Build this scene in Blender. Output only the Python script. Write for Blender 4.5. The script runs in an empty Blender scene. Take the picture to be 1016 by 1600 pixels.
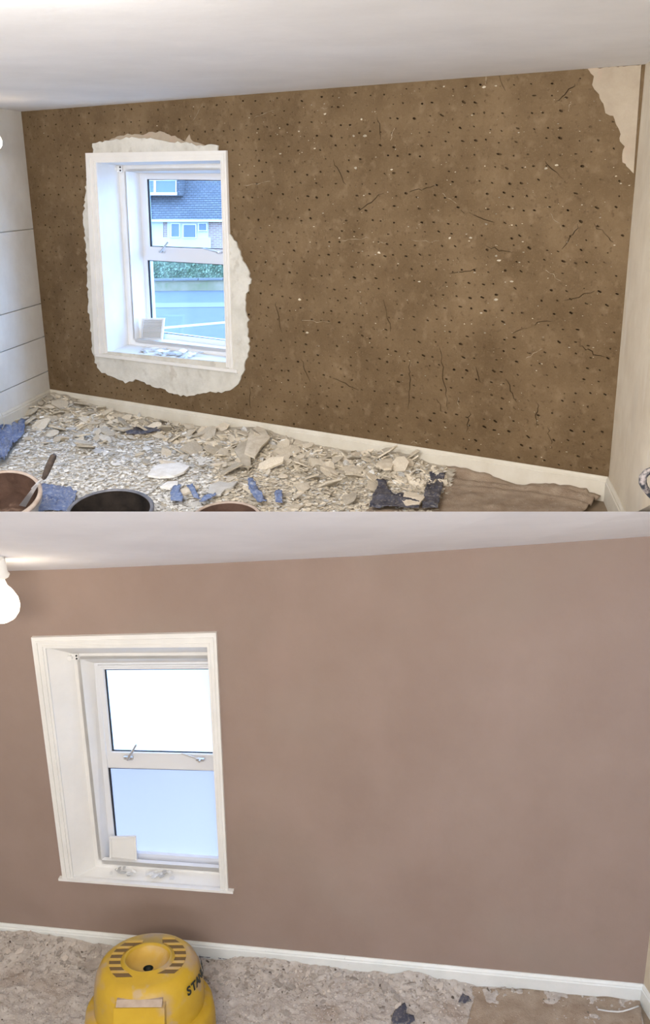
import bpy, math, random
import numpy as np
from mathutils import Vector as V, Matrix, noise, geometry

random.seed(7)
rnd = random.Random(11)
C = bpy.context.scene.collection

# ------------------------------------------------------------------ camera
F_PX, EYE_Z = 1500.0, 4.5              # focal length in pixels of a 1016 x 1600 frame; eye height over the lower floor
_dn = V((555 - 508, 5200 - 800, F_PX)).normalized()      # where plumb lines meet, as a direction in the camera
_up = -_dn
_fw = (V((0, 0, 1)) - _up * _up.z).normalized()
_rt = _fw.cross(_up)
ROT = Matrix((_rt, _fw, _up))          # camera axes (right, down, forward) -> world
EYE = V((0, 0, EYE_Z))
cd = bpy.data.cameras.new('camera')
cam = bpy.data.objects.new('camera', cd)
C.objects.link(cam)
cd.sensor_fit = 'VERTICAL'
cd.sensor_height = 36.0
cd.lens = F_PX / 1600.0 * 36.0
cd.clip_start, cd.clip_end = 0.05, 500
_r, _d, _f = ROT @ V((1, 0, 0)), ROT @ V((0, 1, 0)), ROT @ V((0, 0, 1))
M4 = Matrix((( _r.x, -_d.x, -_f.x, EYE.x), (_r.y, -_d.y, -_f.y, EYE.y), (_r.z, -_d.z, -_f.z, EYE.z), (0, 0, 0, 1)))
cam.matrix_world = M4
bpy.context.scene.camera = cam

# ------------------------------------------------------------------ sky, large lights, exposure
vs = bpy.context.scene.view_settings
vs.view_transform, vs.look, vs.gamma, vs.exposure = 'Standard', 'None', 1.0, 0.0
vs.use_curve_mapping = False
world = bpy.data.worlds.new('overcast_sky')
bpy.context.scene.world = world
world.use_nodes = True
bg = world.node_tree.nodes['Background']
bg.inputs[0].default_value = (0.42, 0.625, 1.0, 1)
bg.inputs[1].default_value = 10.5


def area_light(name, loc, target, size, watts, col):
    l = bpy.data.lights.new(name, 'AREA')
    l.shape, l.size, l.size_y, l.energy, l.color = 'RECTANGLE', size[0], size[1], watts, col
    o = bpy.data.objects.new(name, l)
    C.objects.link(o)
    o.location = loc
    o.rotation_euler = (V(target) - V(loc)).to_track_quat('-Z', 'Y').to_euler()
    return o


area_light('upper_room_fill', (-0.6, -1.0, 4.85), (0.2, 6, 3.9), (1.6, 0.5), 165, (1.0, 0.92, 0.82))  # added fill behind the camera for the upper walls and ceiling
area_light('upper_floor_fill', (-1.2, 2.7, 5.06), (-1.8, 5.4, 3.0), (1.2, 0.5), 150, (1.0, 0.96, 0.92))  # added overhead fill to brighten floor and left side, no real fitting
area_light('lower_room_fill', (-0.3, -1.0, 3.0), (0.2, 4.6, 1.6), (1.8, 0.8), 80, (0.88, 0.92, 1.0))  # added cool fill behind the camera for the lower room


# ------------------------------------------------------------------ rays and planes: a picture point on a surface of the place
def ray(px, py):
    return ROT @ V(((px - 508) / F_PX, (py - 800) / F_PX, 1.0))


def on_z(px, py, z):
    r = ray(px, py)
    return EYE + r * ((z - EYE.z) / r.z)


def at_y(px, py, y):
    r = ray(px, py)
    return EYE + r * (y / r.y)


def to_px(p):
    c = ROT.transposed() @ (V(p) - EYE)
    return 508 + F_PX * c.x / c.z, 800 + F_PX * c.y / c.z


class Wall:
    """A plumb wall through two points; u along it, n away from the room."""
    def __init__(s, a, b):
        s.a = V((a.x, a.y, 0))
        s.u = V((b.x - a.x, b.y - a.y, 0)).normalized()
        s.n = V((-s.u.y, s.u.x, 0))

    def at(s, px, py, depth=0.0):
        r = ray(px, py)
        return EYE + r * (((s.a - EYE).dot(s.n) + depth) / r.dot(s.n))

    def uz(s, p):
        return (V(p) - s.a).dot(s.u), p[2]

    def pt(s, u, z, depth=0.0):
        p = s.a + s.u * u + s.n * depth
        return V((p.x, p.y, z))


ZA, ZB = EYE_Z - 1.8, 0.0              # the two floors
SKA, SKB = 0.15, 0.125                 # skirting heights
WA = Wall(on_z(78, 608, ZA + SKA), on_z(951.5, 745, ZA + SKA))
WB = Wall(on_z(0, 1441, ZB + SKB), on_z(1005, 1537, ZB + SKB))
ZCA = WA.at(500, 139).z                # level upper ceiling
LA = (on_z(951.5, 745, ZA + SKA) - on_z(78, 608, ZA + SKA)).length
SIDE = V((-0.14, -0.99, 0)).normalized()   # both side walls of the upper room run this way


# ------------------------------------------------------------------ mesh building
class MB:
    def __init__(s):
        s.v, s.f, s.m = [], [], []

    def add(s, pts, faces, mi=0):
        b = len(s.v)
        s.v += [tuple(p) for p in pts]
        s.f += [tuple(b + i for i in f) for f in faces]
        s.m += [mi] * len(faces)

    def poly(s, pts, mi=0):
        s.add(pts, [tuple(range(len(pts)))], mi)

    def prism(s, pts, vec, mi=0):
        n = len(pts)
        vec = V(vec)
        q = [V(p) + vec for p in pts]
        s.add(list(pts) + q, [tuple(range(n)), tuple(range(2 * n - 1, n - 1, -1))] +
              [(i, (i + 1) % n, n + (i + 1) % n, n + i) for i in range(n)], mi)

    def hexa(s, p, mi=0):
        s.add(p, [(0, 1, 2, 3), (7, 6, 5, 4), (0, 4, 5, 1), (1, 5, 6, 2), (2, 6, 7, 3), (3, 7, 4, 0)], mi)

    def box(s, c, sx, sy, sz, R=None, mi=0):
        c = V(c)
        R = R or Matrix.Identity(3)
        P = [c + R @ V((x * sx / 2, y * sy / 2, z * sz / 2)) for z in (-1, 1) for x, y in ((-1, -1), (1, -1), (1, 1), (-1, 1))]
        s.hexa(P, mi)

    def ring(s, o, i, vec):
        for k in range(4):
            j = (k + 1) % 4
            s.prism([o[k], o[j], i[j], i[k]], vec)

    def tube(s, path, r, n=8, mi=0, caps=True):
        path = [V(p) for p in path]
        rs = r if isinstance(r, (list, tuple)) else [r] * len(path)
        rings, b = [], len(s.v)
        side = None
        for k, p in enumerate(path):
            t = (path[min(k + 1, len(path) - 1)] - path[max(k - 1, 0)]).normalized()
            if side is None:
                side = t.orthogonal().normalized()
            side = (side - t * side.dot(t)).normalized()
            o = t.cross(side)
            for j in range(n):
                a = 2 * math.pi * j / n
                s.v.append(tuple(p + (side * math.cos(a) + o * math.sin(a)) * rs[k]))
        for k in range(len(path) - 1):
            for j in range(n):
                s.f.append((b + k * n + j, b + k * n + (j + 1) % n, b + (k + 1) * n + (j + 1) % n, b + (k + 1) * n + j))
                s.m.append(mi)
        if caps:
            s.f.append(tuple(b + j for j in reversed(range(n))))
            s.f.append(tuple(b + (len(path) - 1) * n + j for j in range(n)))
            s.m += [mi, mi]

    def lathe(s, prof, n=48, mi=0, T=None):
        T = T or Matrix.Identity(4)
        b = len(s.v)
        for r, z in prof:
            for j in range(n):
                a = 2 * math.pi * j / n
                s.v.append(tuple(T @ V((r * math.cos(a), r * math.sin(a), z))))
        for k in range(len(prof) - 1):
            for j in range(n):
                s.f.append((b + k * n + j, b + k * n + (j + 1) % n, b + (k + 1) * n + (j + 1) % n, b + (k + 1) * n + j))
                s.m.append(mi)

    def mesh(s, name, mats, smooth=False):
        me = bpy.data.meshes.new(name)
        me.from_pydata(s.v, [], s.f)
        for m in (mats if isinstance(mats, (list, tuple)) else [mats]):
            me.materials.append(m)
        if any(s.m):
            me.polygons.foreach_set('material_index', s.m)
        if smooth:
            me.polygons.foreach_set('use_smooth', [True] * len(me.polygons))
        me.update()
        return me

    def build(s, name, mats, parent=None, smooth=False, fix=True, at=None):
        me = s.mesh(name, mats, smooth)
        if at is not None:
            me.transform(Matrix.Translation(-V(at)))
        if fix:
            import bmesh
            bm = bmesh.new()
            bm.from_mesh(me)
            bmesh.ops.recalc_face_normals(bm, faces=bm.faces)
            bm.to_mesh(me)
            bm.free()
        o = bpy.data.objects.new(name, me)
        C.objects.link(o)
        if at is not None:
            o.location = at
        if parent:
            o.parent = parent
        return o


def smooth_by_angle(o, deg=40):
    me = o.data
    me.polygons.foreach_set('use_smooth', [True] * len(me.polygons))
    try:
        me.set_sharp_from_angle(angle=math.radians(deg))
    except Exception:
        pass
    return o


def tag(o, label, cat, group=None, kind=None):
    o['label'], o['category'] = label, cat
    if group:
        o['group'] = group
    if kind:
        o['kind'] = kind
    return o


def struct(o):
    o['kind'] = 'structure'
    return o


def empty(name, loc=(0, 0, 0)):
    o = bpy.data.objects.new(name, None)
    C.objects.link(o)
    o.location = loc
    o.empty_display_size = 0.1
    return o


def child(mb, name, mats, root, smooth=False, angle=None, sub=None):
    """A part built in world space, hung under a root that stands at its own place."""
    o = mb.build(name, mats, root, smooth)
    o.data.transform(Matrix.Translation(-root.location) if root.rotation_euler.to_matrix() == Matrix.Identity(3) else root.matrix_basis.inverted())
    if angle:
        smooth_by_angle(o, angle)
    if sub:
        o.parent = sub
    return o


# ------------------------------------------------------------------ materials
def srgb(r, g, b):
    f = lambda c: (c / 255 / 12.92) if c <= 10.3 else ((c / 255 + .055) / 1.055) ** 2.4
    return (f(r), f(g), f(b), 1)


def mat(name, col, rough=0.8, col2=None, scale=6.0, detail=6.0, bump=0.0, bscale=60.0, metal=0.0, lo=0.35, hi=0.65, spec=0.3, extra=None, island=0.0):
    m = bpy.data.materials.new(name)
    m.use_nodes = True
    nt = m.node_tree
    p = nt.nodes['Principled BSDF']
    p.inputs['Roughness'].default_value = rough
    p.inputs['Metallic'].default_value = metal
    p.inputs['Specular IOR Level'].default_value = spec
    p.inputs['Base Color'].default_value = col
    tc = nt.nodes.new('ShaderNodeTexCoord')
    out = None
    if col2:
        n = nt.nodes.new('ShaderNodeTexNoise')
        n.inputs['Scale'].default_value = scale
        n.inputs['Detail'].default_value = detail
        n.inputs['Roughness'].default_value = 0.62
        nt.links.new(tc.outputs['Object'], n.inputs['Vector'])
        r = nt.nodes.new('ShaderNodeValToRGB')
        r.color_ramp.elements[0].position, r.color_ramp.elements[1].position = lo, hi
        r.color_ramp.elements[0].color, r.color_ramp.elements[1].color = col, col2
        nt.links.new(n.outputs['Fac'], r.inputs['Fac'])
        out = r.outputs['Color']
    for e in (extra or []):               # (scale, lo, hi, colour, amount): a further layer of marks
        n = nt.nodes.new('ShaderNodeTexNoise')
        n.inputs['Scale'].default_value = e[0]
        n.inputs['Detail'].default_value = 5
        mp = nt.nodes.new('ShaderNodeMapping')
        mp.inputs['Location'].default_value = (e[0], 3.1, 1.7)
        mp.inputs['Scale'].default_value = e[5] if len(e) > 5 else (1, 1, 1)
        nt.links.new(tc.outputs['Object'], mp.inputs['Vector'])
        nt.links.new(mp.outputs['Vector'], n.inputs['Vector'])
        mr = nt.nodes.new('ShaderNodeMapRange')
        mr.inputs['From Min'].default_value, mr.inputs['From Max'].default_value = e[1], e[2]
        mr.inputs['To Max'].default_value = e[4]
        nt.links.new(n.outputs['Fac'], mr.inputs['Value'])
        mx = nt.nodes.new('ShaderNodeMix')
        mx.data_type = 'RGBA'
        nt.links.new(mr.outputs['Result'], mx.inputs['Factor'])
        if out:
            nt.links.new(out, mx.inputs['A'])
        else:
            mx.inputs['A'].default_value = col
        mx.inputs['B'].default_value = e[3]
        out = mx.outputs['Result']
    if island:
        g = nt.nodes.new('ShaderNodeNewGeometry')
        oi = nt.nodes.new('ShaderNodeObjectInfo')
        ad = nt.nodes.new('ShaderNodeMath')
        ad.operation = 'ADD'
        nt.links.new(g.outputs['Random Per Island'], ad.inputs[0])
        nt.links.new(oi.outputs['Random'], ad.inputs[1])
        fr = nt.nodes.new('ShaderNodeMath')
        fr.operation = 'FRACT'
        nt.links.new(ad.outputs[0], fr.inputs[0])
        mr = nt.nodes.new('ShaderNodeMapRange')
        mr.inputs['To Min'].default_value, mr.inputs['To Max'].default_value = 1 - island, 1.0 + island * .35
        nt.links.new(fr.outputs[0], mr.inputs['Value'])
        mx = nt.nodes.new('ShaderNodeMix')
        mx.data_type, mx.blend_type = 'RGBA', 'MULTIPLY'
        mx.inputs['Factor'].default_value = 1
        if out:
            nt.links.new(out, mx.inputs['A'])
        else:
            mx.inputs['A'].default_value = col
        nt.links.new(mr.outputs['Result'], mx.inputs['B'])
        out = mx.outputs['Result']
    if out:
        nt.links.new(out, p.inputs['Base Color'])
    if bump:
        n = nt.nodes.new('ShaderNodeTexNoise')
        n.inputs['Scale'].default_value = bscale
        n.inputs['Detail'].default_value = 6
        nt.links.new(tc.outputs['Object'], n.inputs['Vector'])
        b = nt.nodes.new('ShaderNodeBump')
        b.inputs['Strength'].default_value = bump
        b.inputs['Distance'].default_value = 0.01
        nt.links.new(n.outputs['Fac'], b.inputs['Height'])
        nt.links.new(b.outputs['Normal'], p.inputs['Normal'])
    return m


def emit(name, col, strength):
    m = bpy.data.materials.new(name)
    m.use_nodes = True
    p = m.node_tree.nodes['Principled BSDF']
    p.inputs['Base Color'].default_value = (1, 1, 1, 1)
    p.inputs['Emission Color'].default_value = col
    p.inputs['Emission Strength'].default_value = strength
    return m


def clear_glass(name, tint=(0.97, 0.99, 1, 1), gloss=0.05):
    m = bpy.data.materials.new(name)
    m.use_nodes = True
    nt = m.node_tree
    nt.nodes.clear()
    t = nt.nodes.new('ShaderNodeBsdfTransparent')
    t.inputs[0].default_value = tint
    g = nt.nodes.new('ShaderNodeBsdfGlossy')
    g.inputs['Roughness'].default_value = 0.03
    mx = nt.nodes.new('ShaderNodeMixShader')
    mx.inputs[0].default_value = gloss
    o = nt.nodes.new('ShaderNodeOutputMaterial')
    nt.links.new(t.outputs[0], mx.inputs[1])
    nt.links.new(g.outputs[0], mx.inputs[2])
    nt.links.new(mx.outputs[0], o.inputs[0])
    return m


def frosted_glass(name, col, clear=0.0):
    m = bpy.data.materials.new(name)
    m.use_nodes = True
    nt = m.node_tree
    nt.nodes.clear()
    t = nt.nodes.new('ShaderNodeBsdfTranslucent')
    t.inputs[0].default_value = col
    g = nt.nodes.new('ShaderNodeBsdfTransparent')
    mx = nt.nodes.new('ShaderNodeMixShader')
    mx.inputs[0].default_value = clear
    o = nt.nodes.new('ShaderNodeOutputMaterial')
    nt.links.new(t.outputs[0], mx.inputs[1])
    nt.links.new(g.outputs[0], mx.inputs[2])
    nt.links.new(mx.outputs[0], o.inputs[0])
    return m


m_clay = mat('clay_undercoat', (0.128, 0.085, 0.045, 1), 0.95, (0.215, 0.150, 0.086, 1), 2.6, 9, 0.5, 70, lo=.32, hi=.72, spec=.1,
             extra=[(16, .55, .75, (0.30, 0.22, 0.14, 1), .4), (38, .60, .72, (0.09, 0.058, 0.030, 1), .6), (130, .62, .75, (0.31, 0.235, 0.155, 1), .5)])
m_pit = mat('pit_shade_clay', (0.085, 0.055, 0.029, 1), 1.0, spec=.05)  # darker clay paints shade into the pits and cracks
m_lime = mat('lime_fleck', (0.62, 0.55, 0.43, 1), 0.9, island=.5)
m_oldplaster = mat('old_white_plaster', (0.60, 0.585, 0.53, 1), 0.9, (0.73, 0.715, 0.66, 1), 7, 7, .5, 40, extra=[(14, .58, .7, (0.42, 0.38, 0.32, 1), .45)])
m_beigeplaster = mat('old_beige_plaster', (0.40, 0.33, 0.25, 1), 0.9, (0.47, 0.40, 0.31, 1), 6, 7, .35, 40, extra=[(8, .6, .7, (0.50, 0.34, 0.27, 1), .4)])
m_pink = mat('fresh_pink_plaster', (0.284, 0.206, 0.171, 1), 0.72, (0.328, 0.246, 0.208, 1), 1.5, 6, .12, 25, lo=.3, hi=.7,
             extra=[(3.5, .5, .75, (0.345, 0.254, 0.218, 1), .5, (1, 1, .45)), (1.1, .55, .8, (0.303, 0.250, 0.210, 1), .6), (90, .72, .78, (0.2, 0.15, 0.125, 1), .25)])
m_white = mat('white_paint', (0.78, 0.77, 0.75, 1), 0.55, (0.84, 0.83, 0.81, 1), 4, 5, .05, 30)
m_ceil = mat('ceiling_paint', (0.76, 0.75, 0.74, 1), 0.85, (0.82, 0.81, 0.80, 1), 2, 5, .12, 14)
m_ceilB = mat('soffit_paint', (0.78, 0.77, 0.82, 1), 0.85, (0.84, 0.83, 0.88, 1), 2, 5, .08, 14)
m_wallw = mat('old_white_wall', (0.70, 0.68, 0.63, 1), 0.85, (0.78, 0.77, 0.73, 1), 3, 6, .2, 20)
m_wallr = mat('bare_cream_wall', (0.60, 0.52, 0.405, 1), 0.85, (0.70, 0.63, 0.51, 1), 3, 7, .2, 22, extra=[(5, .55, .75, (0.55, 0.50, 0.42, 1), .6, (1, 1, .3)), (9, .6, .7, (0.74, 0.70, 0.63, 1), .5, (1, 1, .3))])
m_skirt = mat('skirting_paint', (0.66, 0.62, 0.53, 1), 0.5, (0.74, 0.71, 0.63, 1), 5, 5, .06, 40)
m_skirtB = mat('white_skirting_paint', (0.74, 0.76, 0.74, 1), 0.45, (0.82, 0.83, 0.81, 1), 5, 5, .04, 40, extra=[(60, .7, .76, (0.3, 0.28, 0.25, 1), .5)])
m_upvc = mat('window_plastic', (0.76, 0.77, 0.80, 1), 0.35, spec=.5)
m_seal = mat('black_seal', (0.02, 0.022, 0.028, 1), 0.6)
m_metal = mat('brushed_metal', (0.62, 0.62, 0.63, 1), 0.35, metal=.8)
m_glass = clear_glass('clear_glass')
m_glassA = clear_glass('daylight_tint_glass', (.84, .93, 1.0, 1))  # tint puts the blue daylight cast into the pane
m_white_up = frosted_glass('overexposed_glass', (1, 1, 1, 1))  # white diffusing pane stands in for overexposed daylight
m_frost_lo = frosted_glass('frosted_glass', (0.46, 0.39, 0.375, 1))
m_chip = mat('plaster_flake', (0.66, 0.585, 0.465, 1), 0.9, (0.84, 0.775, 0.66, 1), 14, 6, .35, 70, island=.38)
m_chipw = mat('skim_flake', (0.76, 0.75, 0.72, 1), 0.9, (0.90, 0.90, 0.89, 1), 14, 6, .25, 70, island=.45)
m_dustA = mat('plaster_dust', (0.44, 0.395, 0.32, 1), 0.95, (0.66, 0.61, 0.53, 1), 18, 8, .8, 60)  # bed darkened so the gaps between flakes read as shade
m_dustB = mat('trodden_plaster', (0.44, 0.39, 0.35, 1), 0.95, (0.57, 0.52, 0.475, 1), 12, 9, .7, 70,
              extra=[(4, .55, .72, (0.33, 0.25, 0.19, 1), .6), (22, .69, .77, (0.34, 0.31, 0.29, 1), .5)])
m_brick_bit = mat('buff_flake', (0.47, 0.39, 0.31, 1), 0.9, (0.62, 0.545, 0.45, 1), 12, 6, .4, 60, island=.4)
m_tarp = mat('blue_dust_sheet', (0.10, 0.145, 0.31, 1), 0.55, (0.20, 0.26, 0.44, 1), 9, 6, .3, 30, extra=[(60, .50, .70, (0.55, 0.56, 0.58, 1), .6)])
m_tarpd = mat('navy_dust_sheet', (0.045, 0.050, 0.078, 1), 0.6, (0.11, 0.11, 0.14, 1), 9, 6, .3, 30, extra=[(60, .52, .70, (0.42, 0.38, 0.32, 1), .6)])
m_canvas = mat('canvas_dust_sheet', (0.30, 0.225, 0.165, 1), 0.95, (0.40, 0.32, 0.245, 1), 12, 8, .5, 120,
               extra=[(60, .62, .72, (0.20, 0.13, 0.09, 1), .6), (34, .68, .74, (0.62, 0.55, 0.45, 1), .6)])


# ------------------------------------------------------------------ upper room shell
def ragged(pts, amp, step, seed):
    """Break a picture outline into short uneven runs."""
    r = random.Random(seed)
    out = []
    for i, p in enumerate(pts):
        q = pts[(i + 1) % len(pts)]
        n = max(1, int(math.hypot(q[0] - p[0], q[1] - p[1]) / step))
        for k in range(n):
            t = k / n
            a = amp if k or len(p) < 3 else 0
            if len(p) > 2 and len(q) > 2:
                a = 0                                     # a straight, cut edge
            out.append((p[0] + (q[0] - p[0]) * t + r.uniform(-a, a), p[1] + (q[1] - p[1]) * t + r.uniform(-a, a)))
    return out


def inside(p, poly):
    x, y = p
    c = False
    for i in range(len(poly)):
        x1, y1 = poly[i][:2]
        x2, y2 = poly[i - 1][:2]
        if (y1 > y) != (y2 > y) and x < (x2 - x1) * (y - y1) / (y2 - y1) + x1:
            c = not c
    return c


A_OUT = [(136.4, 239.2), (355.8, 235.2), (366.5, 576), (150.5, 553)]
A_IN = [(152, 254.3), (346, 250.6), (355, 573), (169.8, 551)]
PATCH_WINDOW = [(137, 275), (135, 302.5), (132, 340), (133, 362.5), (135, 386), (138, 411), (138, 436), (139, 467), (138.6, 483), (144.3, 520), (145.7, 545.5),
                (150, 565.5), (157, 580), (175.7, 588), (198.5, 597.5), (218.5, 592.6), (244, 605), (258.4, 607), (274, 617), (301, 618.3), (324, 612.6),
                (347, 612.6), (369.7, 605.4), (378.3, 588), (384, 571), (391, 542.6), (388, 520), (389, 500), (384, 474), (392.5, 437), (388, 417), (378, 403),
                (372.6, 383), (361, 366, 0), (352, 366, 0), (357, 566, 0), (160, 548, 0), (150, 275, 0)]
PATCH_TOP = [(147, 224), (173, 220), (198.5, 215.7), (227, 214.8), (250, 219.4), (270, 221.4), (292.7, 222.8), (315.5, 228), (341, 226), (341.8, 237, 0), (147, 240, 0)]
PATCH_TOPB = [(160, 222), (184, 214), (198.5, 208.6), (207, 211.4), (224, 210), (244, 206), (255.6, 205.7), (272.7, 213), (290, 220), (295.5, 210), (301, 221), (318, 227), (330, 232, 0), (165, 236, 0)]
PATCH_CORNER = [(919, 107.8), (928, 118.5), (927, 133.5), (936.5, 148.5), (945, 168), (947, 178), (959, 181.5), (962, 192), (970, 205.5), (970, 220.5), (976, 229.5),
                (973, 241.5), (974, 253.5), (991, 271, 0), (1003, 101, 0)]


def wall_sheet(W, outline, hole, pits):
    """Plaster sheet in the wall's own u, z with real pits: constrained triangulation, pit floors set back."""
    vs_, es, fs = [], [], []

    def loop(pts, face):
        b = len(vs_)
        vs_.extend(V((p[0], p[1])) for p in pts)
        es.extend((b + i, b + (i + 1) % len(pts)) for i in range(len(pts)))
        if face:
            a = sum(pts[i][0] * pts[(i + 1) % len(pts)][1] - pts[(i + 1) % len(pts)][0] * pts[i][1] for i in range(len(pts)))
            idx = list(range(b, b + len(pts)))
            fs.append(idx if a > 0 else idx[::-1])
    loop(outline, True)
    loop(hole, True)
    for p in pits:
        loop(p, True)
    ov, oe, of, _, _, off = geometry.delaunay_2d_cdt(vs_, [], fs, 1, 1e-5)
    kind = []
    for f, src in zip(of, off):
        kind.append(2 if 1 in src else (1 if any(i >= 2 for i in src) else 0))
    return ov, of, kind


u_of = lambda p: WA.uz(WA.at(*p[:2]))
holeA = [u_of(p) for p in A_IN]
patch_uz = [[u_of(p) for p in q] for q in (PATCH_WINDOW, PATCH_TOP, PATCH_CORNER)]
win_uz = [u_of(p) for p in A_OUT]
pits = []
r_ = random.Random(3)
row, z = 0, ZA + SKA + .04
while z < ZCA - .02:
    u = 0.05 + (row % 2) * .045
    while u < LA - .03:
        uu, zz = u + r_.uniform(-.022, .022), z + r_.uniform(-.016, .016)
        keep = r_.random() < .9
        if keep and not inside((uu, zz), win_uz) and not any(inside((uu, zz), q) for q in patch_uz):
            right = min(1, max(0, (uu - 1.5) / 2.5))
            sz = r_.choice((.55, .7, .85, 1.0))
            L, Hh = (r_.uniform(.0075, .011) + right * r_.uniform(0, .008)) * sz, r_.uniform(.005, .0075) * sz
            ang = -r_.uniform(.0, .5) * right + r_.uniform(-.5, .5) * (1 - right)
            ca, sa = math.cos(ang), math.sin(ang)
            pts = []
            for k in range(6):
                t = 2 * math.pi * k / 6
                x, y = L * math.cos(t) * r_.uniform(.8, 1.15), Hh * math.sin(t) * r_.uniform(.8, 1.15)
                pts.append((uu + x * ca - y * sa, zz + x * sa + y * ca))
            pits.append(pts)
        u += r_.uniform(.078, .105)
    z += r_.uniform(.066, .082)
    row += 1
CRACKS = [(640, 560, 640, 640, 6), (688, 540, 700, 640, 6), (735, 640, 730, 676, 3), (840, 630, 838, 665, 4), (855, 664, 862, 694, 3), (744, 574, 752, 600, 3), (684, 622, 692, 645, 3),
          (760, 385, 800, 395, 3), (870, 160, 900, 130, 4), (880, 390, 905, 350, 4), (770, 95, 790, 140, 3), (590, 180, 596, 220, 3), (700, 430, 745, 420, 4), (520, 590, 560, 610, 3),
          (600, 470, 612, 520, 4), (470, 560, 486, 600, 3), (880, 470, 930, 455, 4), (800, 520, 860, 500, 5), (905, 540, 945, 560, 4), (720, 330, 770, 345, 4), (640, 300, 680, 290, 3),
          (560, 330, 600, 300, 3), (850, 250, 880, 280, 3), (390, 600, 392, 640, 3), (430, 470, 440, 520, 3), (520, 250, 540, 290, 3), (930, 350, 960, 380, 3), (790, 590, 806, 630, 3)]
for x0, y0, x1, y1, n in CRACKS:
    n *= 2
    line = []
    for k in range(n + 1):
        t = k / n
        e = u_of((x0 + (x1 - x0) * t, y0 + (y1 - y0) * t))
        line.append((e[0] + r_.uniform(-.010, .010), e[1] + r_.uniform(-.009, .009)))
    lft, rgt = [], []
    for k in range(n + 1):
        a, b = line[max(0, k - 1)], line[min(n, k + 1)]
        d = math.hypot(b[0] - a[0], b[1] - a[1]) or 1
        w = .0019 * (1 - abs(2 * k / n - 1)) ** .5 + .0006
        nx, ny = -(b[1] - a[1]) / d * w, (b[0] - a[0]) / d * w
        lft.append((line[k][0] + nx, line[k][1] + ny))
        rgt.append((line[k][0] - nx, line[k][1] - ny))
    pits.append(lft + rgt[::-1])
tl, tr = WA.uz(WA.at(33.5, 172)), WA.uz(WA.at(1001.5, 104))
ov, of, kind = wall_sheet(WA, [(-.03, ZA - .1), (LA + .03, ZA - .1), (LA + .03, ZCA + .05), (-.03, ZCA + .05)], holeA, pits)
mb = MB()
front = [WA.pt(p[0], p[1], 0) for p in ov]
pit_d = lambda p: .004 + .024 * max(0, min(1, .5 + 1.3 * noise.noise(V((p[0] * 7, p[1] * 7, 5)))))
back = [WA.pt(p[0], p[1], pit_d(p)) for p in ov]
mb.v = [tuple(p) for p in front + back]
n0 = len(ov)
edge = {}
for f, k in zip(of, kind):
    if k == 2:
        continue
    mb.f.append(tuple(f) if k == 0 else tuple(i + n0 for i in f))
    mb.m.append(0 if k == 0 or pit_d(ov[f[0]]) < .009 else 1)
    for i in range(len(f)):
        e = (f[i], f[(i + 1) % len(f)])
        edge.setdefault((min(e), max(e)), []).append((k, e))
for key, lst in edge.items():
    if len(lst) == 2 and lst[0][0] != lst[1][0]:
        e = lst[0][1]
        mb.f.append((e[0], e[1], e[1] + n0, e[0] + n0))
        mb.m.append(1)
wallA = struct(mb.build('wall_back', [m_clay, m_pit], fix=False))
# a backing course keeps daylight out of the pits and carries the sheet
mb = MB()
o4 = [(-.2, ZA - .1), (LA + .2, ZA - .1), (LA + .2, ZCA + .05), (-.2, ZCA + .05)]
h4 = [(holeA[3][0] - .12, holeA[3][1] - .1), (holeA[2][0] + .12, holeA[2][1] - .1), (holeA[1][0] + .12, holeA[1][1] + .1), (holeA[0][0] - .12, holeA[0][1] + .1)]
mb.ring([WA.pt(*p, .03) for p in o4], [WA.pt(*p, .03) for p in h4], WA.n * .12)
mb.build('backing_course', m_clay, wallA)


def patch(name, px, W, thick, m, seed, parent, amp=1.6, step=4.5):
    pts = ragged(px, amp, step, seed)
    loop = [W.uz(W.at(*p)) for p in pts]
    tess = geometry.tessellate_polygon([[V((a, b, 0)) for a, b in loop]])
    mb = MB()
    n = len(loop)
    mb.v = [tuple(W.pt(a, b, -thick)) for a, b in loop] + [tuple(W.pt(a, b, .004)) for a, b in loop]
    mb.f = [tuple(t) for t in tess] + [(i, (i + 1) % n, n + (i + 1) % n, n + i) for i in range(n)]
    mb.m = [0] * len(mb.f)
    return mb.build(name, m, parent)


patch('old_plaster', PATCH_WINDOW, WA, .011, m_oldplaster, 1, wallA)
patch('old_plaster', PATCH_TOPB, WA, .005, m_beigeplaster, 2, wallA)
patch('old_plaster', PATCH_TOP, WA, .013, m_oldplaster, 3, wallA)
patch('old_plaster', PATCH_CORNER, WA, .007, m_beigeplaster, 4, wallA, 1.2)

# white lime flecks and hair-thin pale streaks left in the clay
mb = MB()
r_ = random.Random(5)
pc = [(492, 232), (508, 178), (553, 212), (571, 212), (565, 186), (780, 407), (812, 410), (736, 372), (703, 372), (800, 440), (775, 468), (752, 489), (758, 520), (694, 135), (775, 134),
      (756, 136), (437, 200), (467, 205), (438, 240), (480, 520), (468, 468), (655, 440), (592, 395), (742, 426), (776, 400), (530, 372), (505, 333), (556, 262), (612, 265), (760, 350), (853, 263), (870, 258)]
fl = [(u_of(p), r_.uniform(.008, .014)) for p in pc]
while len(fl) < 620:
    px, py = r_.uniform(60, 985), r_.uniform(120, 735)
    if r_.random() > (.35 if px < 400 else 1):
        continue
    q = u_of((px, py))
    if 0.02 < q[0] < LA - .02 and ZA + SKA + .02 < q[1] < ZCA - .02 and not inside(q, win_uz) and not any(inside(q, g) for g in patch_uz):
        fl.append((q, r_.choice((.0025, .003, .004, .005, .007))))
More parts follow.
